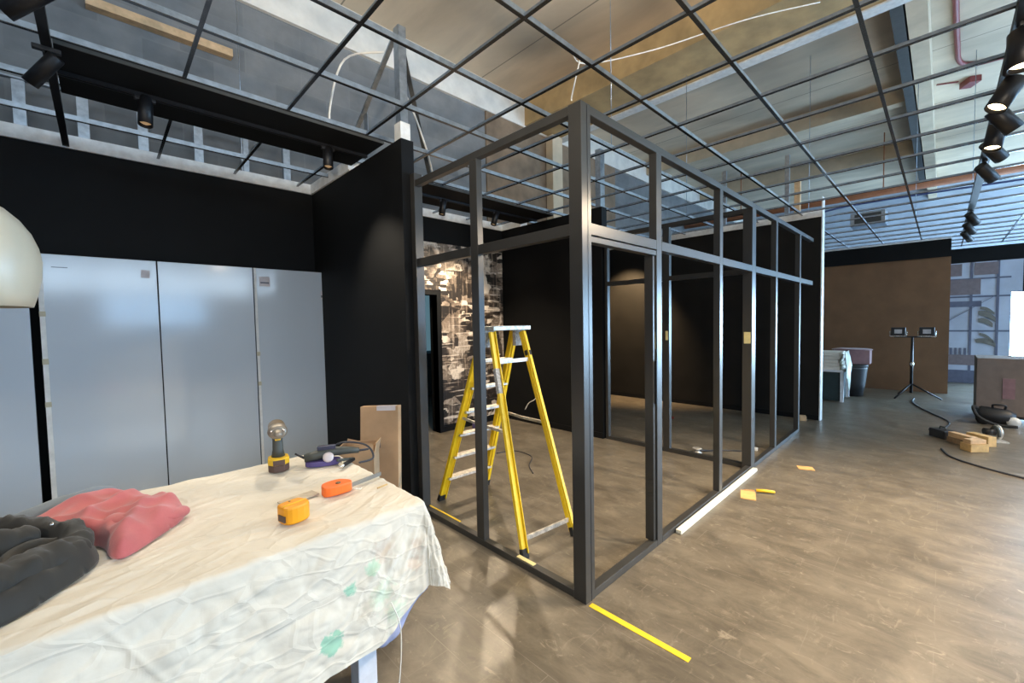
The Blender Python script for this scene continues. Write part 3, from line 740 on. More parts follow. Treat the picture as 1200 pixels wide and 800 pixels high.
# garments -----------------------------------------------------------
def pip(x, y, poly):
    ins = False; n = len(poly); dmin = 9
    for i in range(n):
        x1, y1 = poly[i]; x2, y2 = poly[(i + 1) % n]
        if (y1 > y) != (y2 > y) and x < (x2 - x1) * (y - y1) / (y2 - y1) + x1: ins = not ins
        dx, dy = x2 - x1, y2 - y1; t = max(0, min(1, ((x - x1) * dx + (y - y1) * dy) / (dx * dx + dy * dy)))
        dmin = min(dmin, math.hypot(x - x1 - t * dx, y - y1 - t * dy))
    return dmin if ins else -dmin
def round_poly(poly, it=2):
    for _ in range(it):
        q = []
        for i in range(len(poly)):
            a, b = poly[i], poly[(i + 1) % len(poly)]
            q += [(a[0] * .75 + b[0] * .25, a[1] * .75 + b[1] * .25), (a[0] * .25 + b[0] * .75, a[1] * .25 + b[1] * .75)]
        poly = q
    return poly
def nearest(x, y, poly):
    best = (9, x, y); n = len(poly)
    for i in range(n):
        x1, y1 = poly[i]; x2, y2 = poly[(i + 1) % n]
        dx, dy = x2 - x1, y2 - y1; t = max(0, min(1, ((x - x1) * dx + (y - y1) * dy) / (dx * dx + dy * dy)))
        d = math.hypot(x - x1 - t * dx, y - y1 - t * dy)
        if d < best[0]: best = (d, x1 + t * dx, y1 + t * dy)
    return best[1:]
def garment(poly, height, step=0.010, base=ZT, rim=0.05):
    poly = round_poly(poly); xs = [p[0] for p in poly]; ys = [p[1] for p in poly]
    bm = bmesh.new(); nx = int((max(xs) - min(xs)) / step) + 4; ny = int((max(ys) - min(ys)) / step) + 4
    top, bot, rimv = {}, {}, {}
    for j in range(ny):
        for i in range(nx):
            x, y = min(xs) + (i - 1) * step, min(ys) + (j - 1) * step
            d = pip(x, y, poly)
            if d > -step * 0.95:
                edge = d <= step * 0.35
                if edge: x, y = nearest(x, y, poly)
                k = math.sqrt(max(0, 1 - (1 - min(1, max(d, 0) / rim)) ** 2))
                b = bm.verts.new((x, y, base)); bot[i, j] = b
                t = bm.verts.new((x, y, base + 0.012 if edge else base + max(0.014, k * height(x, y)))); top[i, j] = t
                if edge: rimv[t] = 1
    for (i, j) in top:
        if all((a, b) in top for a, b in ((i + 1, j), (i, j + 1), (i + 1, j + 1))):
            f = bm.faces.new((top[i, j], top[i + 1, j], top[i + 1, j + 1], top[i, j + 1])); f.smooth = True
            bm.faces.new((bot[i, j], bot[i, j + 1], bot[i + 1, j + 1], bot[i + 1, j]))
    be = [e for e in bm.edges if len(e.link_faces) == 1]
    inv = {v: k for k, v in top.items()}
    for e in be:
        a, b = e.verts
        if a in inv and b in inv:
            try: f = bm.faces.new((a, b, bot[inv[b]], bot[inv[a]])); f.smooth = True
            except ValueError: pass
    bmesh.ops.delete(bm, geom=[v for v in bm.verts if not v.link_faces], context='VERTS')
    for _ in range(2): bmesh.ops.smooth_vert(bm, verts=[v for v in bm.verts if v.co.z > base + 0.013], factor=0.35, use_axis_z=True, use_axis_x=True, use_axis_y=True)
    return bm
def folds(x, y, a, fr, amp, seed, wob=0.8):
    c, s = math.cos(a), math.sin(a); p, q = x * c + y * s, -x * s + y * c
    wv = noise.noise(V((x * 4, y * 4, seed))) * wob
    return amp * (1 - abs(math.sin((q * fr + wv * 2 + noise.noise(V((p * 3, q * 3, seed + 3)))))) ** 0.8)

blue = garment([(-0.42, 2.50), (-0.30, 2.68), (-0.12, 2.84), (0.05, 2.84), (0.02, 2.77), (-0.07, 2.715), (-0.30, 2.58)],
               lambda x, y: 0.06 + folds(x, y, 0.6, 20, 0.02, 5), base=ZT)
tag(obj('fleece', blue, 'grey_blue'), 'grey blue fleece peeking out from behind the pink hoodie', 'clothing')
pink = garment([(-0.42, 2.45), (-0.30, 2.56), (-0.06, 2.70), (0.04, 2.76), (0.10, 2.56), (0.21, 2.47), (0.235, 2.27), (0.12, 2.13), (0.02, 2.01), (-0.02, 2.06), (-0.03, 2.20), (-0.14, 2.33), (-0.28, 2.385)],
               lambda x, y: 0.06 + folds(x, y, 0.75, 14, 0.030, 1) + folds(x, y, -0.2, 24, 0.016, 8, 1.1) + folds(x, y, 1.2, 34, 0.010, 4, 1.2) + 0.018 * noise.noise(V((x * 7, y * 7, 3))), base=ZT)
hood = tag(obj('hoodie', pink, 'pink'), 'pink fleece hoodie thrown on the dust sheet', 'clothing')
sleeve = MB(); sleeve.tube([(-0.02, 2.32, ZT + 0.085), (0.08, 2.22, ZT + 0.075), (0.16, 2.245, ZT + 0.055), (0.215, 2.31, ZT + 0.03)], [0.02, 0.045, 0.045, 0.045, 0.045, 0.045, 0.045, 0.044, 0.044, 0.043, 0.043, 0.042, 0.042, 0.042, 0.04, 0.04, 0.04, 0.038, 0.03], 14, True, True)
bmesh.ops.scale(sleeve.bm, verts=sleeve.bm.verts, vec=(1, 1, 0.62), space=Matrix.Translation((0, 0, -ZT)))
obj('sleeve', sleeve, 'pink', hood)
jk = garment([(-0.95, 2.20), (-0.80, 2.50), (-0.45, 2.42), (-0.16, 2.30), (-0.05, 2.16), (-0.04, 2.04), (-0.11, 1.94), (-0.22, 1.80), (-0.40, 1.72), (-0.70, 1.72), (-0.95, 1.85)],
             lambda x, y: 0.055 + folds(x, y, 0.72, 15, 0.055, 2, 1.3) + folds(x, y, 0.25, 27, 0.022, 6, 1.2) + folds(x, y, 1.4, 21, 0.018, 9, 1.0) + 0.016 * crumple(V((x * 13 + y * 6, y * 17 - x * 7, 2))) + 0.02 * noise.noise(V((x * 6, y * 6, 1))), base=ZT, rim=0.045)
jo = tag(obj('jacket', jk, 'black_jacket'), 'charcoal padded jacket heaped at the left end of the table', 'clothing')
def padded(pts, r, puff, n=60, squash=0.8):
    # quilted tube: the radius swells between the stitch lines
    pts = [V(p) for p in pts]; out = []
    for k in range(n + 1):
        t = k / n * (len(pts) - 1); i = min(int(t), len(pts) - 2); f_ = t - i
        p0, p1, p2, p3 = pts[max(i - 1, 0)], pts[i], pts[i + 1], pts[min(i + 2, len(pts) - 1)]
        out.append(0.5 * ((2 * p1) + (p2 - p0) * f_ + (2 * p0 - 5 * p1 + 4 * p2 - p3) * f_ ** 2 + (3 * p1 - p0 - 3 * p2 + p3) * f_ ** 3))
    m = MB(); m.tube(out, [r * (0.86 + 0.14 * abs(math.sin(puff * PI * k / n))) * (0.6 + 0.4 * smooth(0, 3, k) * smooth(n, n - 3, k)) for k in range(n + 1)], 28)
    for v in m.bm.verts:
        v.co += V((0.5, 0.5, 1)) * 0.012 * noise.noise(v.co * 17) + V((0.3, 0.3, 1)) * 0.012 * crumple(V((v.co.x * 20 + v.co.y * 8, v.co.y * 22 - v.co.x * 9, v.co.z * 14)))
        v.co.z = max(v.co.z, ZT + 0.004)
    return m
obj('collar', padded([(-0.62, 2.34, ZT + 0.10), (-0.42, 2.34, ZT + 0.115), (-0.24, 2.27, ZT + 0.115), (-0.11, 2.15, ZT + 0.085), (-0.10, 2.06, ZT + 0.06)], 0.045, 3), 'black_jacket', jo)
obj('sleeve', padded([(-0.62, 1.76, ZT + 0.07), (-0.42, 1.80, ZT + 0.085), (-0.28, 1.88, ZT + 0.085), (-0.16, 2.00, ZT + 0.07), (-0.10, 2.09, ZT + 0.05)], 0.058, 7), 'black_jacket', jo)
obj('sleeve', padded([(-0.80, 1.98, ZT + 0.09), (-0.60, 2.02, ZT + 0.115), (-0.42, 2.06, ZT + 0.12), (-0.28, 2.13, ZT + 0.115), (-0.20, 2.18, ZT + 0.10)], 0.05, 6), 'black_jacket', jo)
m = MB(); m.lathe([(0.006, 0), (0.007, 0.003), (0.002, 0.005)], frame_z((-0.3, -0.8, 0.6), (-0.155, 2.14, ZT + 0.147)), 12); obj('snap_button', m, 'chrome', jo)

# ------------------------------------------------------------------ tools on the table
def local_m(x, y, z, rz=0): return Matrix.Translation((x, y, z)) @ Matrix.Rotation(rz, 4, 'Z')
# cordless drill standing on its battery, nose towards the viewer
dr = thing('cordless_drill', 'yellow and black cordless drill standing upright on its battery', 'drill', (0.69, 2.645, ZT), math.radians(-13))
dr.scale = (1.22, 1.22, 1.04)
m = MB(); m.prism(round_poly([(-0.043, -0.055), (0.043, -0.055), (0.043, 0.05), (-0.043, 0.05)], 1), Matrix.Identity(4), 0.038); m.bevel(0.005)
obj('battery', m, 'drill_brown', dr, True)
m = MB(); m.prism(round_poly([(-0.046, -0.060), (0.046, -0.060), (0.040, 0.05), (-0.040, 0.05)], 1), Matrix.Translation((0, 0, 0.038)), 0.036); m.bevel(0.006)
ft = obj('foot', m, 'drill_yellow', dr, True)
m = MB(); m.box(-0.024, 0.024, -0.064, -0.056, 0.042, 0.068); obj('badge', m, 'drill_brown', ft, True)
m = MB(); m.tube([(0, 0.0, 0.07), (0, 0.004, 0.11), (0, 0.008, 0.16), (0, 0.01, 0.20)], [0.030, 0.023, 0.022, 0.026], 14)
obj('handle', m, 'grey_tool', dr, True)
m = MB(); m.box(-0.012, 0.012, -0.022, -0.012, 0.165, 0.19).bevel(0.003); obj('trigger', m, 'drill_yellow', dr, True)
mt = frame_z((0, -1, 0), (0, 0.10, 0.222))
m = MB(); m.lathe([(0.024, 0), (0.036, 0.01), (0.038, 0.09), (0.038, 0.15), (0.034, 0.158)], mt, 22); obj('motor_body', m, 'drill_bronze', dr, True)
m = MB(); m.lathe([(0.040, 0.118), (0.041, 0.15), (0.036, 0.172), (0.026, 0.178)], mt, 22); gc = obj('gear_case', m, 'steel_blade', dr, True)
m = MB(); m.lathe([(0.020, 0.176), (0.020, 0.20), (0.012, 0.225), (0.005, 0.226)], mt, 16); obj('chuck', m, 'steel_blade', dr, True)
for sx in (-1, 1):
    m = MB(); m.lathe([(0.006, 0.170), (0.006, 0.180), (0.002, 0.181)], mt @ Matrix.Translation((sx * 0.024, 0.012, 0)), 10); obj('screw', m, 'chrome', gc, True)

# corded tool with purple base and cable
ct = thing('corded_trimmer', 'grey corded power tool with purple base and cable beside the drill', 'power tool', (0.90, 2.54, ZT), math.radians(-25))
m = MB(); m.prism(round_poly([(-0.10, -0.045), (0.09, -0.05), (0.10, 0.02), (0.03, 0.05), (-0.09, 0.045)], 2), Matrix.Translation((0, 0, 0)), 0.03); m.bevel(0.004); obj('base_tray', m, 'purple', ct, True)
m = MB(); m.tube([(-0.10, -0.01, 0.05), (-0.04, 0, 0.055), (0.06, 0.01, 0.07), (0.15, 0.02, 0.062), (0.20, 0.02, 0.055)], [0.022, 0.03, 0.028, 0.022, 0.016], 12); obj('tool_body', m, 'grey_tool', ct, True)
m = MB(); m.box(-0.03, 0.07, -0.012, 0.022, 0.085, 0.11).bevel(0.005); obj('switch', m, 'navy', ct, True)
m = MB(); m.lathe([(0.03, 0), (0.03, 0.012), (0.018, 0.02), (0.004, 0.021)], frame_z((0.1, -0.7, 0.6), (0.03, -0.03, 0.045)), 16); obj('pale_disc', m, 'sticker', ct, True)
m = MB(); m.tube([(0.19, 0.02, 0.055), (0.25, 0.06, 0.045), (0.22, 0.14, 0.02), (0.08, 0.15, 0.012), (0.0, 0.10, 0.03), (0.1, 0.05, 0.105), (0.24, 0.03, 0.08), (0.28, -0.02, 0.012), (0.2, -0.07, 0.006)], 0.006, 8, True, True); obj('cable', m, 'cable_dark', ct, True)
m = MB(); m.tube([(-0.10, 0.0, 0.05), (-0.13, 0.01, 0.065), (-0.15, 0.02, 0.075)], [0.008, 0.006, 0.005], 8); obj('antenna', m, 'cable_dark', ct, True)
# clamp
cl = thing('hand_clamp', 'dark steel hand clamp with shiny round jaw near the table edge', 'clamp', (0.99, 2.42, ZT), math.radians(38))
m = MB(); m.bar((-0.07, 0, 0.012), (0.08, 0, 0.012), 0.022, 0.018); m.bevel(0.004); obj('lower_arm', m, 'black_metal', cl, True)
m = MB(); m.bar((0.08, 0, 0.014), (-0.01, 0.055, 0.03), 0.018, 0.016); m.bevel(0.004); obj('upper_arm', m, 'grey_tool', cl, True)
m = MB(); m.lathe([(0.012, 0), (0.019, 0.004), (0.019, 0.014), (0.010, 0.019)], frame_z((-0.5, -0.4, 0.7), (-0.066, 0, 0.018)), 18); obj('jaw', m, 'chrome', cl, True)

# orange tape measure with its blade out
ot = thing('tape_measure', 'orange tape measure with its steel blade pulled out', 'tape measure', (0.79, 2.055, ZT), math.radians(0))
ot.scale = (1.18, 1.15, 1.3)
poly = round_poly([(-0.06, -0.035), (0.045, -0.035), (0.058, -0.01), (0.05, 0.012), (0.03, 0.04), (0.0, 0.048), (-0.045, 0.042), (-0.062, 0.015)], 2)
m = MB(); m.prism(poly, Matrix.Identity(4), 0.038); m.bevel(0.006); obj('case', m, 'orange', ot, True)
m = MB(); m.lathe([(0.010, 0.038), (0.010, 0.041), (0.003, 0.042)], Matrix.Translation((0.0, -0.01, 0)), 14); obj('hub', m, 'drill_bronze', ot, True)
m = MB(); m.bar((0.045, 0.0, 0.012), (0.215, 0.045, 0.01), 0.003, 0.016); obj('blade', m, 'steel_blade', ot, True)
m = MB(); m.tube([(0.05, -0.03, 0.01), (0.07, -0.05, 0.005), (0.085, -0.04, 0.004), (0.075, -0.025, 0.004), (0.055, -0.03, 0.006)], 0.0018, 6, True, True); obj('lanyard', m, 'cable_white', ot, True)
# amber tape measure case
at = thing('tape_measure', 'amber yellow square tape measure nearest the front table edge', 'tape measure', (0.548, 1.895, ZT), math.radians(14))
at.scale = (1.06, 1.15, 1.12)
poly = round_poly([(-0.052, -0.04), (0.05, -0.04), (0.05, 0.03), (0.03, 0.045), (-0.04, 0.045), (-0.052, 0.03)], 2)
m = MB(); m.prism(poly, Matrix.Identity(4), 0.066); m.bevel(0.008); obj('case', m, 'amber', at, True)
m = MB(); m.box(-0.048, 0.046, -0.006, -0.001, 0.0655, 0.068); obj('seam_ridge', m, 'drill_yellow', at, True)
m = MB(); m.lathe([(0.004, 0.066), (0.004, 0.0675), (0.001, 0.068)], Matrix.Translation((-0.005, 0.025, 0)), 10); obj('screw', m, 'drill_bronze', at, True)
m = MB(); m.box(-0.055, -0.050, -0.02, 0.02, 0.012, 0.035); obj('belt_clip', m, 'drill_brown', at, True)
m = MB(); m.mbox(local_m(0.63, 2.11, ZT + 0.005, math.radians(10)), 0.165, 0.07, 0.008); m.bevel(0.002)
single('scraper_sheet', m, 'sand', 'dusty beige sanding block lying between both tape measures', 'sanding block')
m = MB(); m.bar((0.945, 1.95, ZT + 0.004), (1.005, 1.962, ZT + 0.004), 0.006, 0.006)
single('pencil_stub', m, 'wood_yellow', 'small yellowish pencil stub near the right table edge', 'pencil')

# ------------------------------------------------------------------ boxes behind the table end
bx = thing('cardboard_box', 'tall flat cardboard box leaning upright behind the table end', 'box', (1.535, 3.12, 0))
bx.rotation_euler = (math.radians(-6), 0, math.radians(-42))
m = MB(); m.box(-0.15, 0.15, -0.05, 0.05, 0, 0.95).bevel(0.003); c = obj('carton', m, 'cardboard', bx, True)
m = MB(); m.box(0.148, 0.1525, -0.05, 0.05, 0.0, 0.95); obj('side_panel', m, 'card_light', c, True)
m = MB(); m.box(-0.02, 0.13, -0.0515, 0.0, 0.915, 0.9525); obj('packing_tape', m, 'sticker', c, True)
m = MB(); m.box(-0.012, 0.012, -0.0525, -0.049, 0.62, 0.66); obj('handle_hole', m, 'cardboard_dark', c, True)
bs_ = thing('cardboard_box', 'small torn open cardboard box in front of the tall flat box', 'box', (1.31, 2.97, 0), math.radians(-40))
m = MB()
for a in ((-0.12, 0.12, -0.075, -0.07), (-0.12, 0.12, 0.07, 0.075), (-0.12, -0.115, -0.075, 0.075), (0.115, 0.12, -0.075, 0.075)): m.box(*a, 0, 0.74)
m.box(-0.12, 0.12, -0.075, 0.075, 0, 0.01)
cb_ = obj('carton', m, 'cardboard', bs_, True)
m = MB(); m.bar((0.05, -0.073, 0.66), (0.05, -0.078, 0.755), 0.14, 0.005, (0, 1, 0)); obj('flap', m, 'cardboard', bs_, True)
m = MB(); m.mbox(Matrix.Translation((0.128, 0.0, 0.70)) @ Matrix.Rotation(0.2, 4, 'Y'), 0.005, 0.14, 0.12); obj('flap', m, 'card_light', bs_, True)
m = MB(); m.box(0.12, 0.1225, -0.075, 0.075, 0, 0.70); obj('side_panel', m, 'card_light', cb_, True)
m = MB(); m.mbox(Matrix.Translation((-0.07, 0.085, 0.715)) @ Matrix.Rotation(0.25, 4, 'Y'), 0.09, 0.005, 0.06); obj('flap', m, 'cardboard', bs_, True)

# ------------------------------------------------------------------ yellow step ladder
ld = thing('step_ladder', 'yellow fibreglass step ladder with aluminium treads standing inside the frame', 'ladder', (2.3, 2.53, 0))
zt = 1.53
Ls = {'a': ((2.145, 3.15, 0.03), (2.19, 2.575, zt)), 'b': ((2.645, 3.12, 0.03), (2.54, 2.575, zt)), 'c': ((1.985, 1.955, 0.03), (2.19, 2.475, zt)), 'd': ((2.465, 1.905, 0.03), (2.54, 2.475, zt))}
def on(k, z):
    p, q = V(Ls[k][0]), V(Ls[k][1]); t = (z - p.z) / (q.z - p.z); return p + (q - p) * t
for k in 'abcd':
    p, q = Ls[k]
    back = k in 'cd'
    m = MB(); m.bar(p, q, 0.030 if not back else 0.026, 0.068 if not back else 0.05, (1, 0, 0))
    # channel lips
    dv = (V(q) - V(p)).normalized(); sx = 1 if k in 'ac' else -1
    side = V((sx * 0.017, 0, 0)); fwd = dv.cross(V((1, 0, 0))).normalized()
    for s in (-1, 1): m.bar(V(p) + side + fwd * s * (0.030 if not back else 0.021), V(q) + side + fwd * s * (0.030 if not back else 0.021), 0.016, 0.008, (1, 0, 0))
    m.bevel(0.002, 1)
    r = obj('rail', m, 'yellow_grp', ld)
    m = MB(); m.bar(V(p) - dv * 0.03, V(p) + dv * 0.035, 0.036, 0.076 if not back else 0.058, (1, 0, 0)); m.bevel(0.003, 1); fo = obj('foot', m, 'rubber', ld)
    for v in fo.data.vertices: v.co.z = max(v.co.z, 0.0)
    if k == 'c':
        m = MB(); m.bar(on('c', 1.07), on('c', 1.25), 0.030, 0.054, (1, 0, 0)); obj('rail_label', m, 'label_grey', ld)
    if k == 'd':
        m = MB(); m.bar(on('d', 1.33), on('d', 1.37), 0.029, 0.053, (1, 0, 0)); obj('rail_label', m, 'rubber', ld)
for z in (0.22, 0.43, 0.64, 0.85, 1.06, 1.29):
    a, b = on('a', z), on('b', z); m = MB()
    m.bar(a, b, 0.085, 0.022, (0, 0, 1)); m.bevel(0.003, 1)
    obj('tread', m, 'alu', ld)
for z, w_ in ((0.115, 0.030), (1.30, 0.030)):
    m = MB(); m.bar(on('c', z), on('d', z), 0.014, w_, (0, 0, 1)); obj('rear_brace', m, 'alu', ld)
for a, b in (('a', 'c'), ('b', 'd')):
    m = MB(); m.bar(on(a, 0.80), (on(a, 0.80) + on(b, 0.80)) / 2 + V((0, 0, -0.01)), 0.012, 0.022); m.bar((on(a, 0.80) + on(b, 0.80)) / 2 + V((0, 0, -0.01)), on(b, 0.80), 0.012, 0.022)
    obj('spreader', m, 'alu', ld)
m = MB(); m.box(2.175, 2.60, 2.435, 2.60, zt + 0.012, zt + 0.048).bevel(0.005); obj('top_cap', m, 'alu', ld)
for x in (2.19, 2.54):
    m = MB(); m.bar((x, 2.52, zt - 0.12), (x, 2.52, zt + 0.015), 0.034, 0.12); m.bevel(0.003, 1); obj('hinge_plate', m, 'label_grey', ld)
# small can on the floor behind it
cn = thing('paint_can', 'small dark purple can on the floor before the mural', 'can', (3.95, 4.85, 0))
m = MB(); m.lathe([(0.06, 0), (0.062, 0.004), (0.062, 0.13), (0.058, 0.136)], None, 20); obj('can_body', m, 'purple', cn, True)
m = MB(); m.lathe([(0.060, 0.136), (0.062, 0.142), (0.05, 0.143)], None, 20); obj('lid', m, 'steel_blade', cn, True)

# ------------------------------------------------------------------ small things on the floor
m = MB(); m.mbox(local_m(4.12, 1.20, 0.004, 0.3), 0.20, 0.12, 0.006); single('cardboard_scrap', m, 'orange_card', 'orange brown cardboard scrap under the yellow knife', 'scrap')
kn = thing('utility_knife', 'yellow handled knife lying on the floor beside the cream strip', 'knife', (4.25, 1.15, 0.008), math.radians(-62))
m = MB(); m.tube([(-0.02, 0, 0.012), (0.05, 0, 0.014), (0.13, 0, 0.012)], [0.012, 0.015, 0.011], 10); obj('handle', m, 'drill_yellow', kn, True)
m = MB(); m.bar((-0.02, 0, 0.010), (-0.12, 0.01, 0.004), 0.004, 0.016); obj('blade', m, 'chrome', kn, True)
m = MB(); m.mbox(local_m(5.28, 0.985, 0.004, 0.4), 0.11, 0.14, 0.006); single('cardboard_scrap', m, 'orange_card', 'single orange scrap lying alone on the open floor', 'scrap')
cr = thing('cable_reel', 'small round cable drum on the floor inside the far bay', 'cable drum', (5.05, 2.03, 0))
m = MB(); m.lathe([(0.05, 0), (0.055, 0.006), (0.03, 0.012), (0.03, 0.05), (0.055, 0.056), (0.05, 0.062)], None, 18); obj('spool', m, 'alu', cr, True)
m = MB(); m.tube([(0.05, 0, 0.02), (0.18, -0.1, 0.008), (0.3, -0.22, 0.008), (0.42, -0.42, 0.008)], 0.008, 8, True, True); obj('cable', m, 'cable_dark', cr, True)
m = MB(); m.mbox(local_m(6.6, 3.05, 0.012, 0.4), 0.09, 0.05, 0.024); single('red_chip', m, 'red_pipe', 'tiny red scrap on the far room floor', 'scrap')
m = MB(); m.mbox(local_m(5.62, 1.56, 0.015, 0.2), 0.07, 0.05, 0.03).bevel(0.004); single('white_block', m, 'edge', 'small white block lying inside the frame by the third bay', 'block')
m = MB(); m.tube([(4.80, 4.42, 0.42), (4.79, 4.40, 0.5), (4.78, 4.30, 0.52), (4.77, 4.42, 0.40), (4.78, 4.55, 0.33), (4.77, 4.62, 0.22)], 0.007, 8, True, True)
single('loose_cable', m, 'cable_white', 'short white cable hanging out of the dark middle wall', 'cable')
m = MB(); m.tube([(3.2, 3.0, 0.006), (3.35, 3.2, 0.006), (3.6, 3.4, 0.006), (3.62, 3.7, 0.006), (3.4, 3.8, 0.006)], 0.005, 6, True, True)
single('loose_cable', m, 'cable_dark', 'thin dark cable curled on the floor behind the ladder', 'cable')
m = MB(); m.tube([(0.83, 1.62, 0.42), (0.86, 1.60, 0.3), (0.84, 1.58, 0.12), (0.80, 1.56, 0.004)], 0.0025, 6, True, True)
single('string', m, 'cable_white', 'thin pale string hanging from the dust sheet hem', 'string')
for x, y, lab in ((7.55, 2.2, 'small pale offcut at the foot of the far dark wall'), (7.78, 1.5, 'pale offcut block beside the white wall end')):
    m = MB(); m.mbox(local_m(x, y, 0.035, 0.3), 0.12, 0.09, 0.07).bevel(0.003); single('wood_offcut', m, 'wood', lab, 'offcut')

# ------------------------------------------------------------------ far right: work light, boxes, tools
wl = thing('work_light', 'twin floodlight on a tripod stand before the brown board wall', 'work light', (11.2, 0.40, 0))
m = MB(); m.tube([(0, 0, 0.10), (0, 0, 0.7), (0, 0, 1.18)], [0.024, 0.022, 0.018], 10); obj('pole', m, 'black_metal', wl, True)
m = MB(); m.lathe([(0.03, 0.62), (0.034, 0.66), (0.03, 0.70)], None, 12); obj('collar', m, 'chrome', wl, True)
for a in (2.6, 4.6, 0.5):
    m = MB(); m.tube([(0, 0, 0.28), (math.cos(a) * 0.42, math.sin(a) * 0.42, 0.02)], 0.014, 8); obj('leg', m, 'black_metal', wl, True)
m = MB(); m.bar((0, -0.26, 1.19), (0, 0.26, 1.19), 0.025, 0.03); obj('crossbar', m, 'black_metal', wl, True)
for s in (-1, 1):
    y = 0.2 * s
    m = MB(); m.box(-0.05, 0.03, y - 0.105, y + 0.105, 1.215, 1.375).bevel(0.006); hd = obj('lamp_housing', m, 'black_plastic', wl, True)
    m = MB(); m.box(-0.056, -0.048, y - 0.055, y + 0.055, 1.255, 1.335); obj('lamp_glass', m, 'lens_off', hd, True)
    m = MB(); m.tube([(-0.02, y - 0.12, 1.30), (-0.02, y - 0.12, 1.20), (-0.02, y + 0.12, 1.20), (-0.02, y + 0.12, 1.30)], 0.009, 8); obj('bracket', m, 'chrome', hd, True)
added_flood = dup(wl, (-0.9, -1.5, 0), math.radians(215), 'added unseen twin floodlight on a tripod, put there to warm the slab')  # unseen stand added for the slab uplight; its own glass stays unlit
for q, (tx, ty) in enumerate(((2.6, 2.6), (6.5, 0.2))):
    L = bpy.data.lights.new('added_uplight_beam', 'SPOT'); L.energy = (1500, 500)[q]; L.spot_size = math.radians((74, 62)[q]); L.spot_blend = 1.0; L.color = (1, 0.86, 0.67); L.shadow_soft_size = 0.12
    lo = bpy.data.objects.new('added_uplight_beam', L); COL.objects.link(lo); lo.location = (-0.9 + 0.3 * q, -1.3, 1.5)  # separate warm uplight added beside the stand to brighten the slab
    lo.rotation_euler = (V((tx, ty, SZ)) - lo.location).to_track_quat('-Z', 'Y').to_euler(); lo['kind'] = 'helper'
m = MB(); m.tube([(11.1, 0.35, 0.01), (10.7, 0.36, 0.008), (10.2, 0.28, 0.008), (9.6, 0.10, 0.008), (9.0, -0.09, 0.008), (8.5, -0.06, 0.008), (8.35, 0.02, 0.008), (8.2, 0.10, 0.008)], 0.011, 8, True, True)
single('power_cable', m, 'cable_dark', 'dark cable on the floor running from the work light to the offcuts', 'cable')
m = MB(); m.tube([(7.1, -0.02, 0.008), (6.75, -0.10, 0.008), (6.5, -0.32, 0.008), (6.3, -0.62, 0.008), (6.0, -1.2, 0.008)], 0.010, 8, True, True)
single('power_cable', m, 'cable_dark', 'dark cable curving across the floor at the right edge', 'cable')

# offcut pile
OG = 'timber offcuts on the floor'
def block(x, y, z, sx, sy, sz, rz, mat, lab):
    m = MB(); m.mbox(local_m(x, y, z + sz / 2, rz), sx, sy, sz); m.bevel(0.004, 1); single('timber_offcut', m, mat, lab, 'offcut', OG)
block(7.52, -0.20, 0, 0.30, 0.09, 0.07, 0.75, 'wood_brown', 'brown timber offcut lying under the offcut pile on its left')
block(7.27, -0.29, 0, 0.13, 0.20, 0.09, 0.75, 'wood_yellow', 'yellow pine block at the front of the offcut pile')
block(7.52, -0.20, 0.07, 0.28, 0.08, 0.06, 0.75, 'wood', 'pale timber offcut on top of the pile')
block(7.70, -0.36, 0.0, 0.26, 0.10, 0.12, 0.75, 'wood_yellow', 'yellow timber piece at the back of the offcut pile')
block(7.27, -0.29, 0.09, 0.09, 0.18, 0.05, 0.75, 'wood', 'pale short offcut lying over the yellow pine block')
tc = thing('tool_case', 'low black tool case beside the timber offcuts', 'case', (7.80, -0.03, 0), 0.7)
tc.scale = (0.75, 0.85, 1)
m = MB(); m.box(-0.15, 0.15, -0.09, 0.09, 0, 0.11).bevel(0.012); obj('case_body', m, 'black_plastic', tc, True)
m = MB(); m.tube([(-0.06, 0, 0.11), (-0.05, 0, 0.14), (0.05, 0, 0.14), (0.06, 0, 0.11)], 0.009, 8); obj('handle', m, 'grey_tool', tc, True)
sw = thing('circular_saw', 'small grey power saw beside the timber offcuts', 'power saw', (8.05, -0.48, 0), 0.4)
m = MB(); m.box(-0.14, 0.14, -0.08, 0.08, 0, 0.012); obj('base_plate', m, 'alu', sw, True)
m = MB(); m.lathe([(0.02, 0), (0.09, 0.004), (0.09, 0.03), (0.04, 0.04)], frame_z((0, -1, 0), (0.0, -0.02, 0.105)), 20); obj('blade_guard', m, 'alu', sw, True)
m = MB(); m.tube([(-0.02, 0.0, 0.11), (-0.02, 0.10, 0.11)], [0.045, 0.042], 14); obj('motor', m, 'black_plastic', sw, True)
m = MB(); m.tube([(-0.03, 0.03, 0.15), (-0.09, 0.03, 0.19), (-0.16, 0.03, 0.15), (-0.17, 0.03, 0.08)], 0.016, 10, True, True); obj('handle', m, 'grey_tool', sw, True)

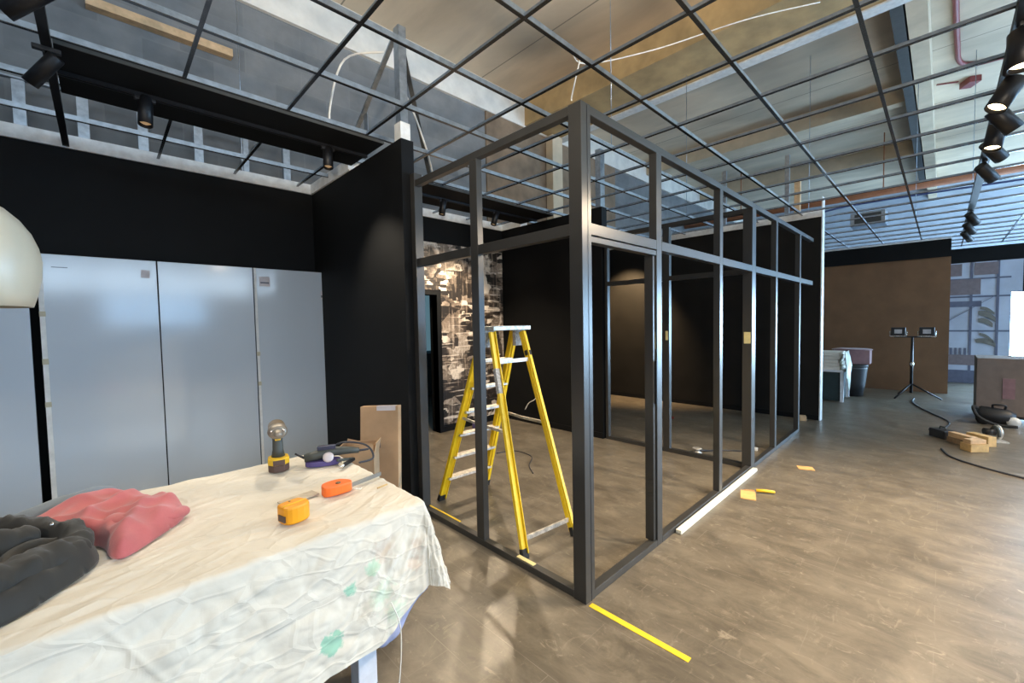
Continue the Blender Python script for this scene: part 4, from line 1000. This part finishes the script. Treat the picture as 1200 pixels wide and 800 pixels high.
# large carton with a vacuum cleaner in front
bc = thing('cardboard_box', 'large grey brown carton standing at the right edge before the window', 'box', (9.85, -0.80, 0))
m = MB(); m.box(-0.38, 0.38, -0.42, 0.42, 0.10, 0.94).bevel(0.004); obj('carton', m, 'cardboard_dark', bc, True)
m = MB(); m.box(-0.36, 0.36, -0.40, 0.40, 0.06, 0.10); pl = obj('pallet', m, 'black_plastic', bc, True)
for x in (-0.3, 0.3):
    for y in (-0.34, 0.34):
        m = MB(); m.lathe([(0.03, -0.012), (0.03, 0.012)], Matrix.Translation((x, y, 0.03)) @ Matrix.Rotation(PI / 2, 4, 'X'), 14); obj('castor', m, 'rubber', pl, True)
m = MB(); m.mbox(Matrix.Translation((-0.385, 0.1, 0.5)), 0.004, 0.12, 0.30); obj('red_mark', m, 'pink_cloth', bc, True)
vc = thing('vacuum_cleaner', 'low dark vacuum cleaner with pale wheel in front of the large carton', 'vacuum cleaner', (9.22, -0.56, 0))
m = MB(); m.tube([(0, 0.19, 0.13), (0, 0.14, 0.13), (0, -0.12, 0.12), (0, -0.19, 0.11)], [0.085, 0.125, 0.11, 0.07], 18); obj('drum', m, 'black_plastic', vc, True)
for y in (-0.17, 0.12):
    m = MB(); m.lathe([(0.02, -0.012), (0.07, -0.01), (0.07, 0.01), (0.02, 0.012)], frame_z((-1, 0, 0), (-0.09, y, 0.07)), 18); obj('wheel', m, 'edge' if y < 0 else 'black_plastic', vc, True)
m = MB(); m.tube([(0, 0.02, 0.23), (-0.05, 0.02, 0.29), (-0.05, -0.09, 0.29), (0, -0.09, 0.22)], 0.014, 8, True, True); obj('handle', m, 'black_plastic', vc, True)
m = MB(); m.tube([(-0.02, 0.15, 0.2), (-0.1, 0.22, 0.25), (-0.18, 0.17, 0.12), (-0.2, 0.0, 0.03), (-0.22, -0.2, 0.03)], 0.02, 10, True, True); obj('hose', m, 'rubber', vc, True)

# far worktable beyond the dark wall end
ft_ = thing('work_table', 'dark fronted worktable past the white wall end', 'table', (10.2, 1.75, 0))
m = MB(); m.box(9.9, 10.6, 1.32, 2.5, 0.02, 0.56); obj('front_panel', m, 'teal_dark', ft_)
m = MB(); m.box(9.86, 10.64, 1.27, 2.55, 0.56, 0.60); obj('tabletop', m, 'white_table', ft_)
for x, y in ((9.87, 1.27), (10.56, 1.27), (9.87, 2.48), (10.56, 2.48)): obj('leg', MB().box(x, x + 0.05, y, y + 0.05, 0, 0.56), 'white_table', ft_)
SG = 'boards stacked on the far worktable'
for i, lab in enumerate(('pale board at the bottom of the stack on the far worktable', 'pale board second from bottom of the stack on the far worktable', 'pale board third from bottom of the stack on the far worktable', 'pale board second from top of the stack on the far worktable', 'pale topmost board of the stack on the far worktable')):
    m = MB(); m.box(9.89 + 0.01 * (i % 2), 10.6, 1.33 + 0.012 * (i % 3), 2.5, 0.60 + i * 0.066, 0.66 + i * 0.066); single('board', m, 'plaster', lab, 'board', SG)
m = MB()
bm = m.bm; rows = []
for j in range(15):
    r = []
    for i in range(13):
        s = i / 12; q = j / 14
        y = 1.27 - 0.012 - 0.05 * q + 0.03 * noise.noise(V((s * 4, q * 3, 1)))
        x = 9.86 + 0.5 * s + 0.02 * noise.noise(V((s * 5, q * 2, 7)))
        z = 0.95 - q * (0.52 + 0.22 * math.sin(s * 5))
        r.append(bm.verts.new((x - 0.03 * (1 - s) * q, y, z)))
    rows.append(r)
for a, b in zip(rows, rows[1:]):
    for i in range(12): f = bm.faces.new((a[i], a[i + 1], b[i + 1], b[i])); f.smooth = True
o = obj('plastic_sheet', m, 'plastic_sheet'); tag(o, 'clouded plastic sheet hanging off the end of the board stack', 'plastic sheet')
sol = o.modifiers.new('thick', 'SOLIDIFY'); sol.thickness = 0.006
cl2 = garment([(10.7, 0.95), (11.1, 0.95), (11.1, 1.6), (10.7, 1.6)], lambda x, y: 0.03 + 0.02 * noise.noise(V((x * 6, y * 6, 2))), 0.04, 0.93, 0.1)
cs = thing('carton_stack_cloth', 'dusky pink cloth bundle on a black bin by the brown wall', 'cloth bundle', (10.9, 1.25, 0.66))
bmesh.ops.translate(cl2, verts=cl2.verts, vec=(0, 0, 0))
obj('cloth_top', cl2, 'pink_cloth', cs)
m = MB(); m.box(10.72, 11.08, 0.98, 1.55, 0.66, 0.93); obj('bundle', m, 'pink_cloth', cs)
bn = thing('waste_bin', 'black rubbish bin standing beside the far worktable', 'bin', (10.9, 1.25, 0))
m = MB(); m.lathe([(0.16, 0.0), (0.2, 0.25), (0.23, 0.55), (0.235, 0.60), (0.22, 0.60)], None, 20); obj('bin_body', m, 'black_plastic', bn, True)
m = MB(); m.lathe([(0.24, 0.60), (0.245, 0.62), (0.2, 0.655), (0.05, 0.66)], None, 20); obj('lid', m, 'black_plastic', bn, True)

# printed screen on the end wall: pale sheet with a drawn scaffold
pr = MB(); X = 14.445
def rect(y0, y1, z0, z1, mi, off=0.0):
    pr.mi = mi; pr.box(X - 0.012 - off, X - off - 0.001, y0, y1, z0, z1)
rect(-1.05, -0.0, 0.0, 2.80, 0); rect(-1.215, -1.05, 2.1, 2.80, 0)
for y in (-0.455, -0.86): rect(y - 0.022, y + 0.022, 0.14, 2.80, 1, 0.012)
for z in (1.83 + 0.18, 1.05 + 0.17, 2.42): rect(-1.05, -0.0, z - 0.018, z + 0.018, 1, 0.011)
rect(-0.60, -0.05, 2.06, 2.42, 2, 0.013); rect(-0.62, -0.05, 1.78, 1.91, 1, 0.013); rect(-0.30, -0.05, 2.5, 2.78, 2, 0.0135); rect(-0.86, -0.5, 2.5, 2.78, 2, 0.0135)
pr.mi = 1; pr.bar((X - 0.028, -0.05, 1.42), (X - 0.028, -0.80, 2.0), 0.02, 0.008)
for i in range(5): rect(-0.10 - i * 0.075, -0.06 - i * 0.075, 0.5, 0.82, 1, 0.014)
rect(-0.80, -0.12, 0.42, 0.66, 2, 0.015); rect(-1.04, -0.0, 0.0, 0.30, 1, 0.015)
def stroke(y, z, dy, dz, w_, mi=3):
    w_ *= 1.5
    pr.mi = mi; pts = []
    n = 8
    up, lo = [], []
    for i in range(n + 1):
        s = i / n; a = math.sin(s * PI); yy = y - dy * s; zz = z - dz * s + 0.025 * a
        up.append((yy, zz + w_ * (0.75 + 0.25 * a))); lo.append((yy, zz))
    m4 = Matrix(((0, 0, -1, X - 0.024), (1, 0, 0, 0), (0, 1, 0, 0), (0, 0, 0, 1)))
    pr.prism(up + lo[::-1], m4, 0.008)
stroke(-0.60, 1.72, 0.22, 0.14, 0.05); stroke(-0.58, 1.58, 0.26, 0.16, 0.09); stroke(-0.58, 1.42, 0.22, 0.12, 0.08); stroke(-0.60, 1.12, 0.22, 0.18, 0.05); stroke(-0.55, 0.95, 0.30, 0.10, 0.08)
tag(obj('printed_screen', pr, ['print_pale', 'print_dark', 'print_brown', 'print_olive']), 'pale blue printed screen with scaffold drawing at the far right', 'screen')

# ------------------------------------------------------------------ services above the grid
UG = 'metal studs above the back wall'
for i, x in enumerate((-0.41, -0.04, 0.36, 0.79, 1.20, 1.62)):
    s = MB(); top = 3.68 if i != 2 else 3.66
    y = 5.36; s.box(x - 0.035, x + 0.035, y - 0.002, y + 0.002, 0.0, top); s.box(x - 0.037, x - 0.033, y, y + 0.045, 0.0, top); s.box(x + 0.033, x + 0.037, y, y + 0.045, 0.0, top)
    single('metal_stud', s, 'galv', ('first', 'second', 'third', 'fourth', 'fifth', 'sixth')[i] + ' upright metal stud from the left above the black back wall', 'stud', UG)
m = MB(); m.box(-4, 1.8, 5.35, 5.40, 3.685, 3.70); single('stud_track', m, 'galv', 'horizontal metal track on top of the studs above the back wall', 'rail')
m = MB(); m.box(0.02, 1.16, 5.50, 5.598, 4.58, 4.66); single('timber_plank', m, 'wood', 'pale timber plank fixed high on the grey block wall', 'plank')
# stud frame standing on the partition end
sp = thing('metal_framing', 'metal stud post with diagonal brace standing on the partition end', 'metal framing', (1.87, 3.2, WT))
m = MB(); m.box(1.83, 1.835, 3.14, 3.22, WT, 4.05); m.box(1.83, 1.90, 3.14, 3.145, WT, 4.05); m.box(1.895, 1.90, 3.14, 3.22, WT, 4.05); obj('stud', m, 'galv', sp)
m = MB(); m.box(1.82, 1.91, 3.13, 3.23, WT, WT + 0.14); obj('shoe', m, 'edge', sp)
m = MB(); m.bar((1.88, 3.2, 4.0), (2.9, 4.3, 3.25), 0.04, 0.02); obj('brace', m, 'dark_steel', sp)
m = MB(); m.bar((1.84, 3.2, 4.0), (1.84, 4.4, 3.22), 0.04, 0.02); obj('brace', m, 'galv', sp)
for y in (3.75, 4.3):
    m = MB(); m.box(1.84, 1.845, y, y + 0.07, WT + 0.055, 3.9 - (y - 3.2) * 0.6); obj('stud', m, 'galv', sp)
m = MB(); m.box(4.84, 4.94, 3.22, 3.30, WT + 0.0, 3.9); single('metal_stud', m, 'galv', 'pale metal stud standing on the end of the middle wall', 'stud')
for x, y, lab in ((7.95, 2.7, 'metal stud above the far dark wall, left of the timber one'), (7.95, 1.75, 'metal stud above the far dark wall near its white end')):
    m = MB(); m.box(x, x + 0.06, y, y + 0.06, WT + 0.055, 4.2); single('metal_stud', m, 'galv', lab, 'stud')
m = MB(); m.box(7.95, 8.01, 1.6, 1.68, WT + 0.055, 3.75); single('timber_stud', m, 'wood', 'short timber stud above the end of the far dark wall', 'stud')
def cable(pts, r, mat, label, name='cable'):
    m = MB(); m.tube(pts, r, 7, True, True); single(name, m, mat, label, 'cable')
cable([(2.9, 2.2, 3.9), (3.3, 2.35, 3.98), (4.0, 2.0, 4.25), (4.6, 1.4, 4.5), (5.2, 0.9, 4.7)], 0.006, 'cable_white', 'long white cable drooping above the corner post')
cable([(3.1, 2.25, 3.93), (2.9, 2.2, 3.5), (2.5, 1.9, 3.2)], 0.006, 'cable_white', 'short white cable end dropping above the corner post')
cable([(1.84, 3.4, 3.95), (1.60, 3.65, 3.9), (1.50, 3.75, 3.5), (1.5, 3.74, 3.22)], 0.009, 'cable_white', 'white cable looping behind the partition post')
cable([(1.95, 3.4, 3.7), (2.2, 3.6, 3.72), (2.6, 3.9, 3.4), (3.1, 4.5, 3.22)], 0.010, 'cable_white', 'white cable sweeping down to the ceiling panel by the mural')
m = MB(); m.tube([(7.4, -0.03, 5.745), (8.19, -0.045, 5.745), (9.62, -0.085, 5.745), (10.25, -0.12, 5.745), (10.52, -0.27, 5.745), (10.6, -0.55, 5.745), (10.75, -1.8, 5.745)], 0.034, 10, True, True); single('red_conduit', m, 'red_pipe', 'red conduit bending under the slab at upper right', 'pipe')
m = MB(); m.mbox(Matrix.Translation((11.25, -0.27, 5.73)) @ Matrix.Rotation(0.5, 4, 'Z'), 0.26, 0.16, 0.1); m.bar((11.15, -0.12, 5.76), (11.0, 0.15, 5.76), 0.02, 0.02); single('red_bracket', m, 'red_pipe', 'small red hanger bracket beneath the slab', 'bracket')
m = MB(); m.tube([(12.9, 5.55, 4.45), (12.95, 2.0, 4.45), (13.0, -3, 4.45)], 0.085, 12, True, False)
for y in (4.0, 1.0, -2.0): m.bar((12.95, y, 4.5), (12.95, y, SZ - 0.003), 0.02, 0.02)
single('sprinkler_pipe', m, 'orange_pipe', 'rust orange pipe crossing above the far grid', 'pipe')
cable([(11.5, 2.5, 3.75), (11.6, 1.8, 3.95), (11.8, 0.8, 4.02), (12, -1.5, 4.0)], 0.02, 'blue_cable', 'dark blue cable above the far brown wall')
fc = thing('fan_coil_unit', 'silver ventilation unit above the far end of the grid', 'ventilation unit', (11.9, 1.12, 3.52))
m = MB(); m.box(11.6, 12.1, 0.85, 1.42, 3.52, 3.80).bevel(0.01); obj('casing', m, 'galv', fc)
m = MB(); m.box(11.585, 11.6, 0.92, 1.35, 3.56, 3.76); obj('grille', m, 'dark_steel', fc)
HG = 'thin hanger wires between slab and grid'
for x, y in ((1.17, 5.3), (3.44, 2.165), (8.3, 1.55), (9.5, 0.335), (6.5, 2.775), (10.1, -0.3)):
    m = MB(); m.tube([(x, y, GZ + 0.04), (x, y, SZ if not 5.85 < x < 6.95 else 5.3)], 0.004, 6); single('hanger_wire', m, 'galv', 'thin steel wire holding the ceiling grid from the slab', 'wire', HG)

# ------------------------------------------------------------------ light, world, camera
wd = bpy.data.worlds.new('world'); sc.world = wd; wd.use_nodes = True
wd.node_tree.nodes['Background'].inputs['Color'].default_value = (0.5, 0.7, 1, 1)
wd.node_tree.nodes['Background'].inputs['Strength'].default_value = 0.05

cam = bpy.data.cameras.new('camera'); co = bpy.data.objects.new('camera', cam); COL.objects.link(co)
cam.sensor_fit = 'HORIZONTAL'; cam.sensor_width = 36; cam.lens = 491.661 / 1200 * 36; cam.clip_start = 0.05; cam.clip_end = 100
yaw, pit, rol = 0.798256974, -0.0439482391, -0.0185918908
fw = V((math.cos(yaw) * math.cos(pit), math.sin(yaw) * math.cos(pit), math.sin(pit)))
rt = V((math.sin(yaw), -math.cos(yaw), 0)); up = rt.cross(fw)
R = rt * math.cos(rol) + up * math.sin(rol); U = -rt * math.sin(rol) + up * math.cos(rol)
mw = Matrix((R, U, -fw)).transposed().to_4x4(); mw.translation = (0, 0, 1.6)
co.matrix_world = mw
sc.camera = co
sc.view_settings.view_transform = 'Standard'; sc.view_settings.look = 'None'
sc.view_settings.gamma = 1; sc.view_settings.use_curve_mapping = False; sc.view_settings.exposure = 0.0
sc.cycles.use_denoising = True
sc.cycles.max_bounces = 8; sc.cycles.diffuse_bounces = 5; sc.cycles.glossy_bounces = 4
sc.cycles.sample_clamp_indirect = 6
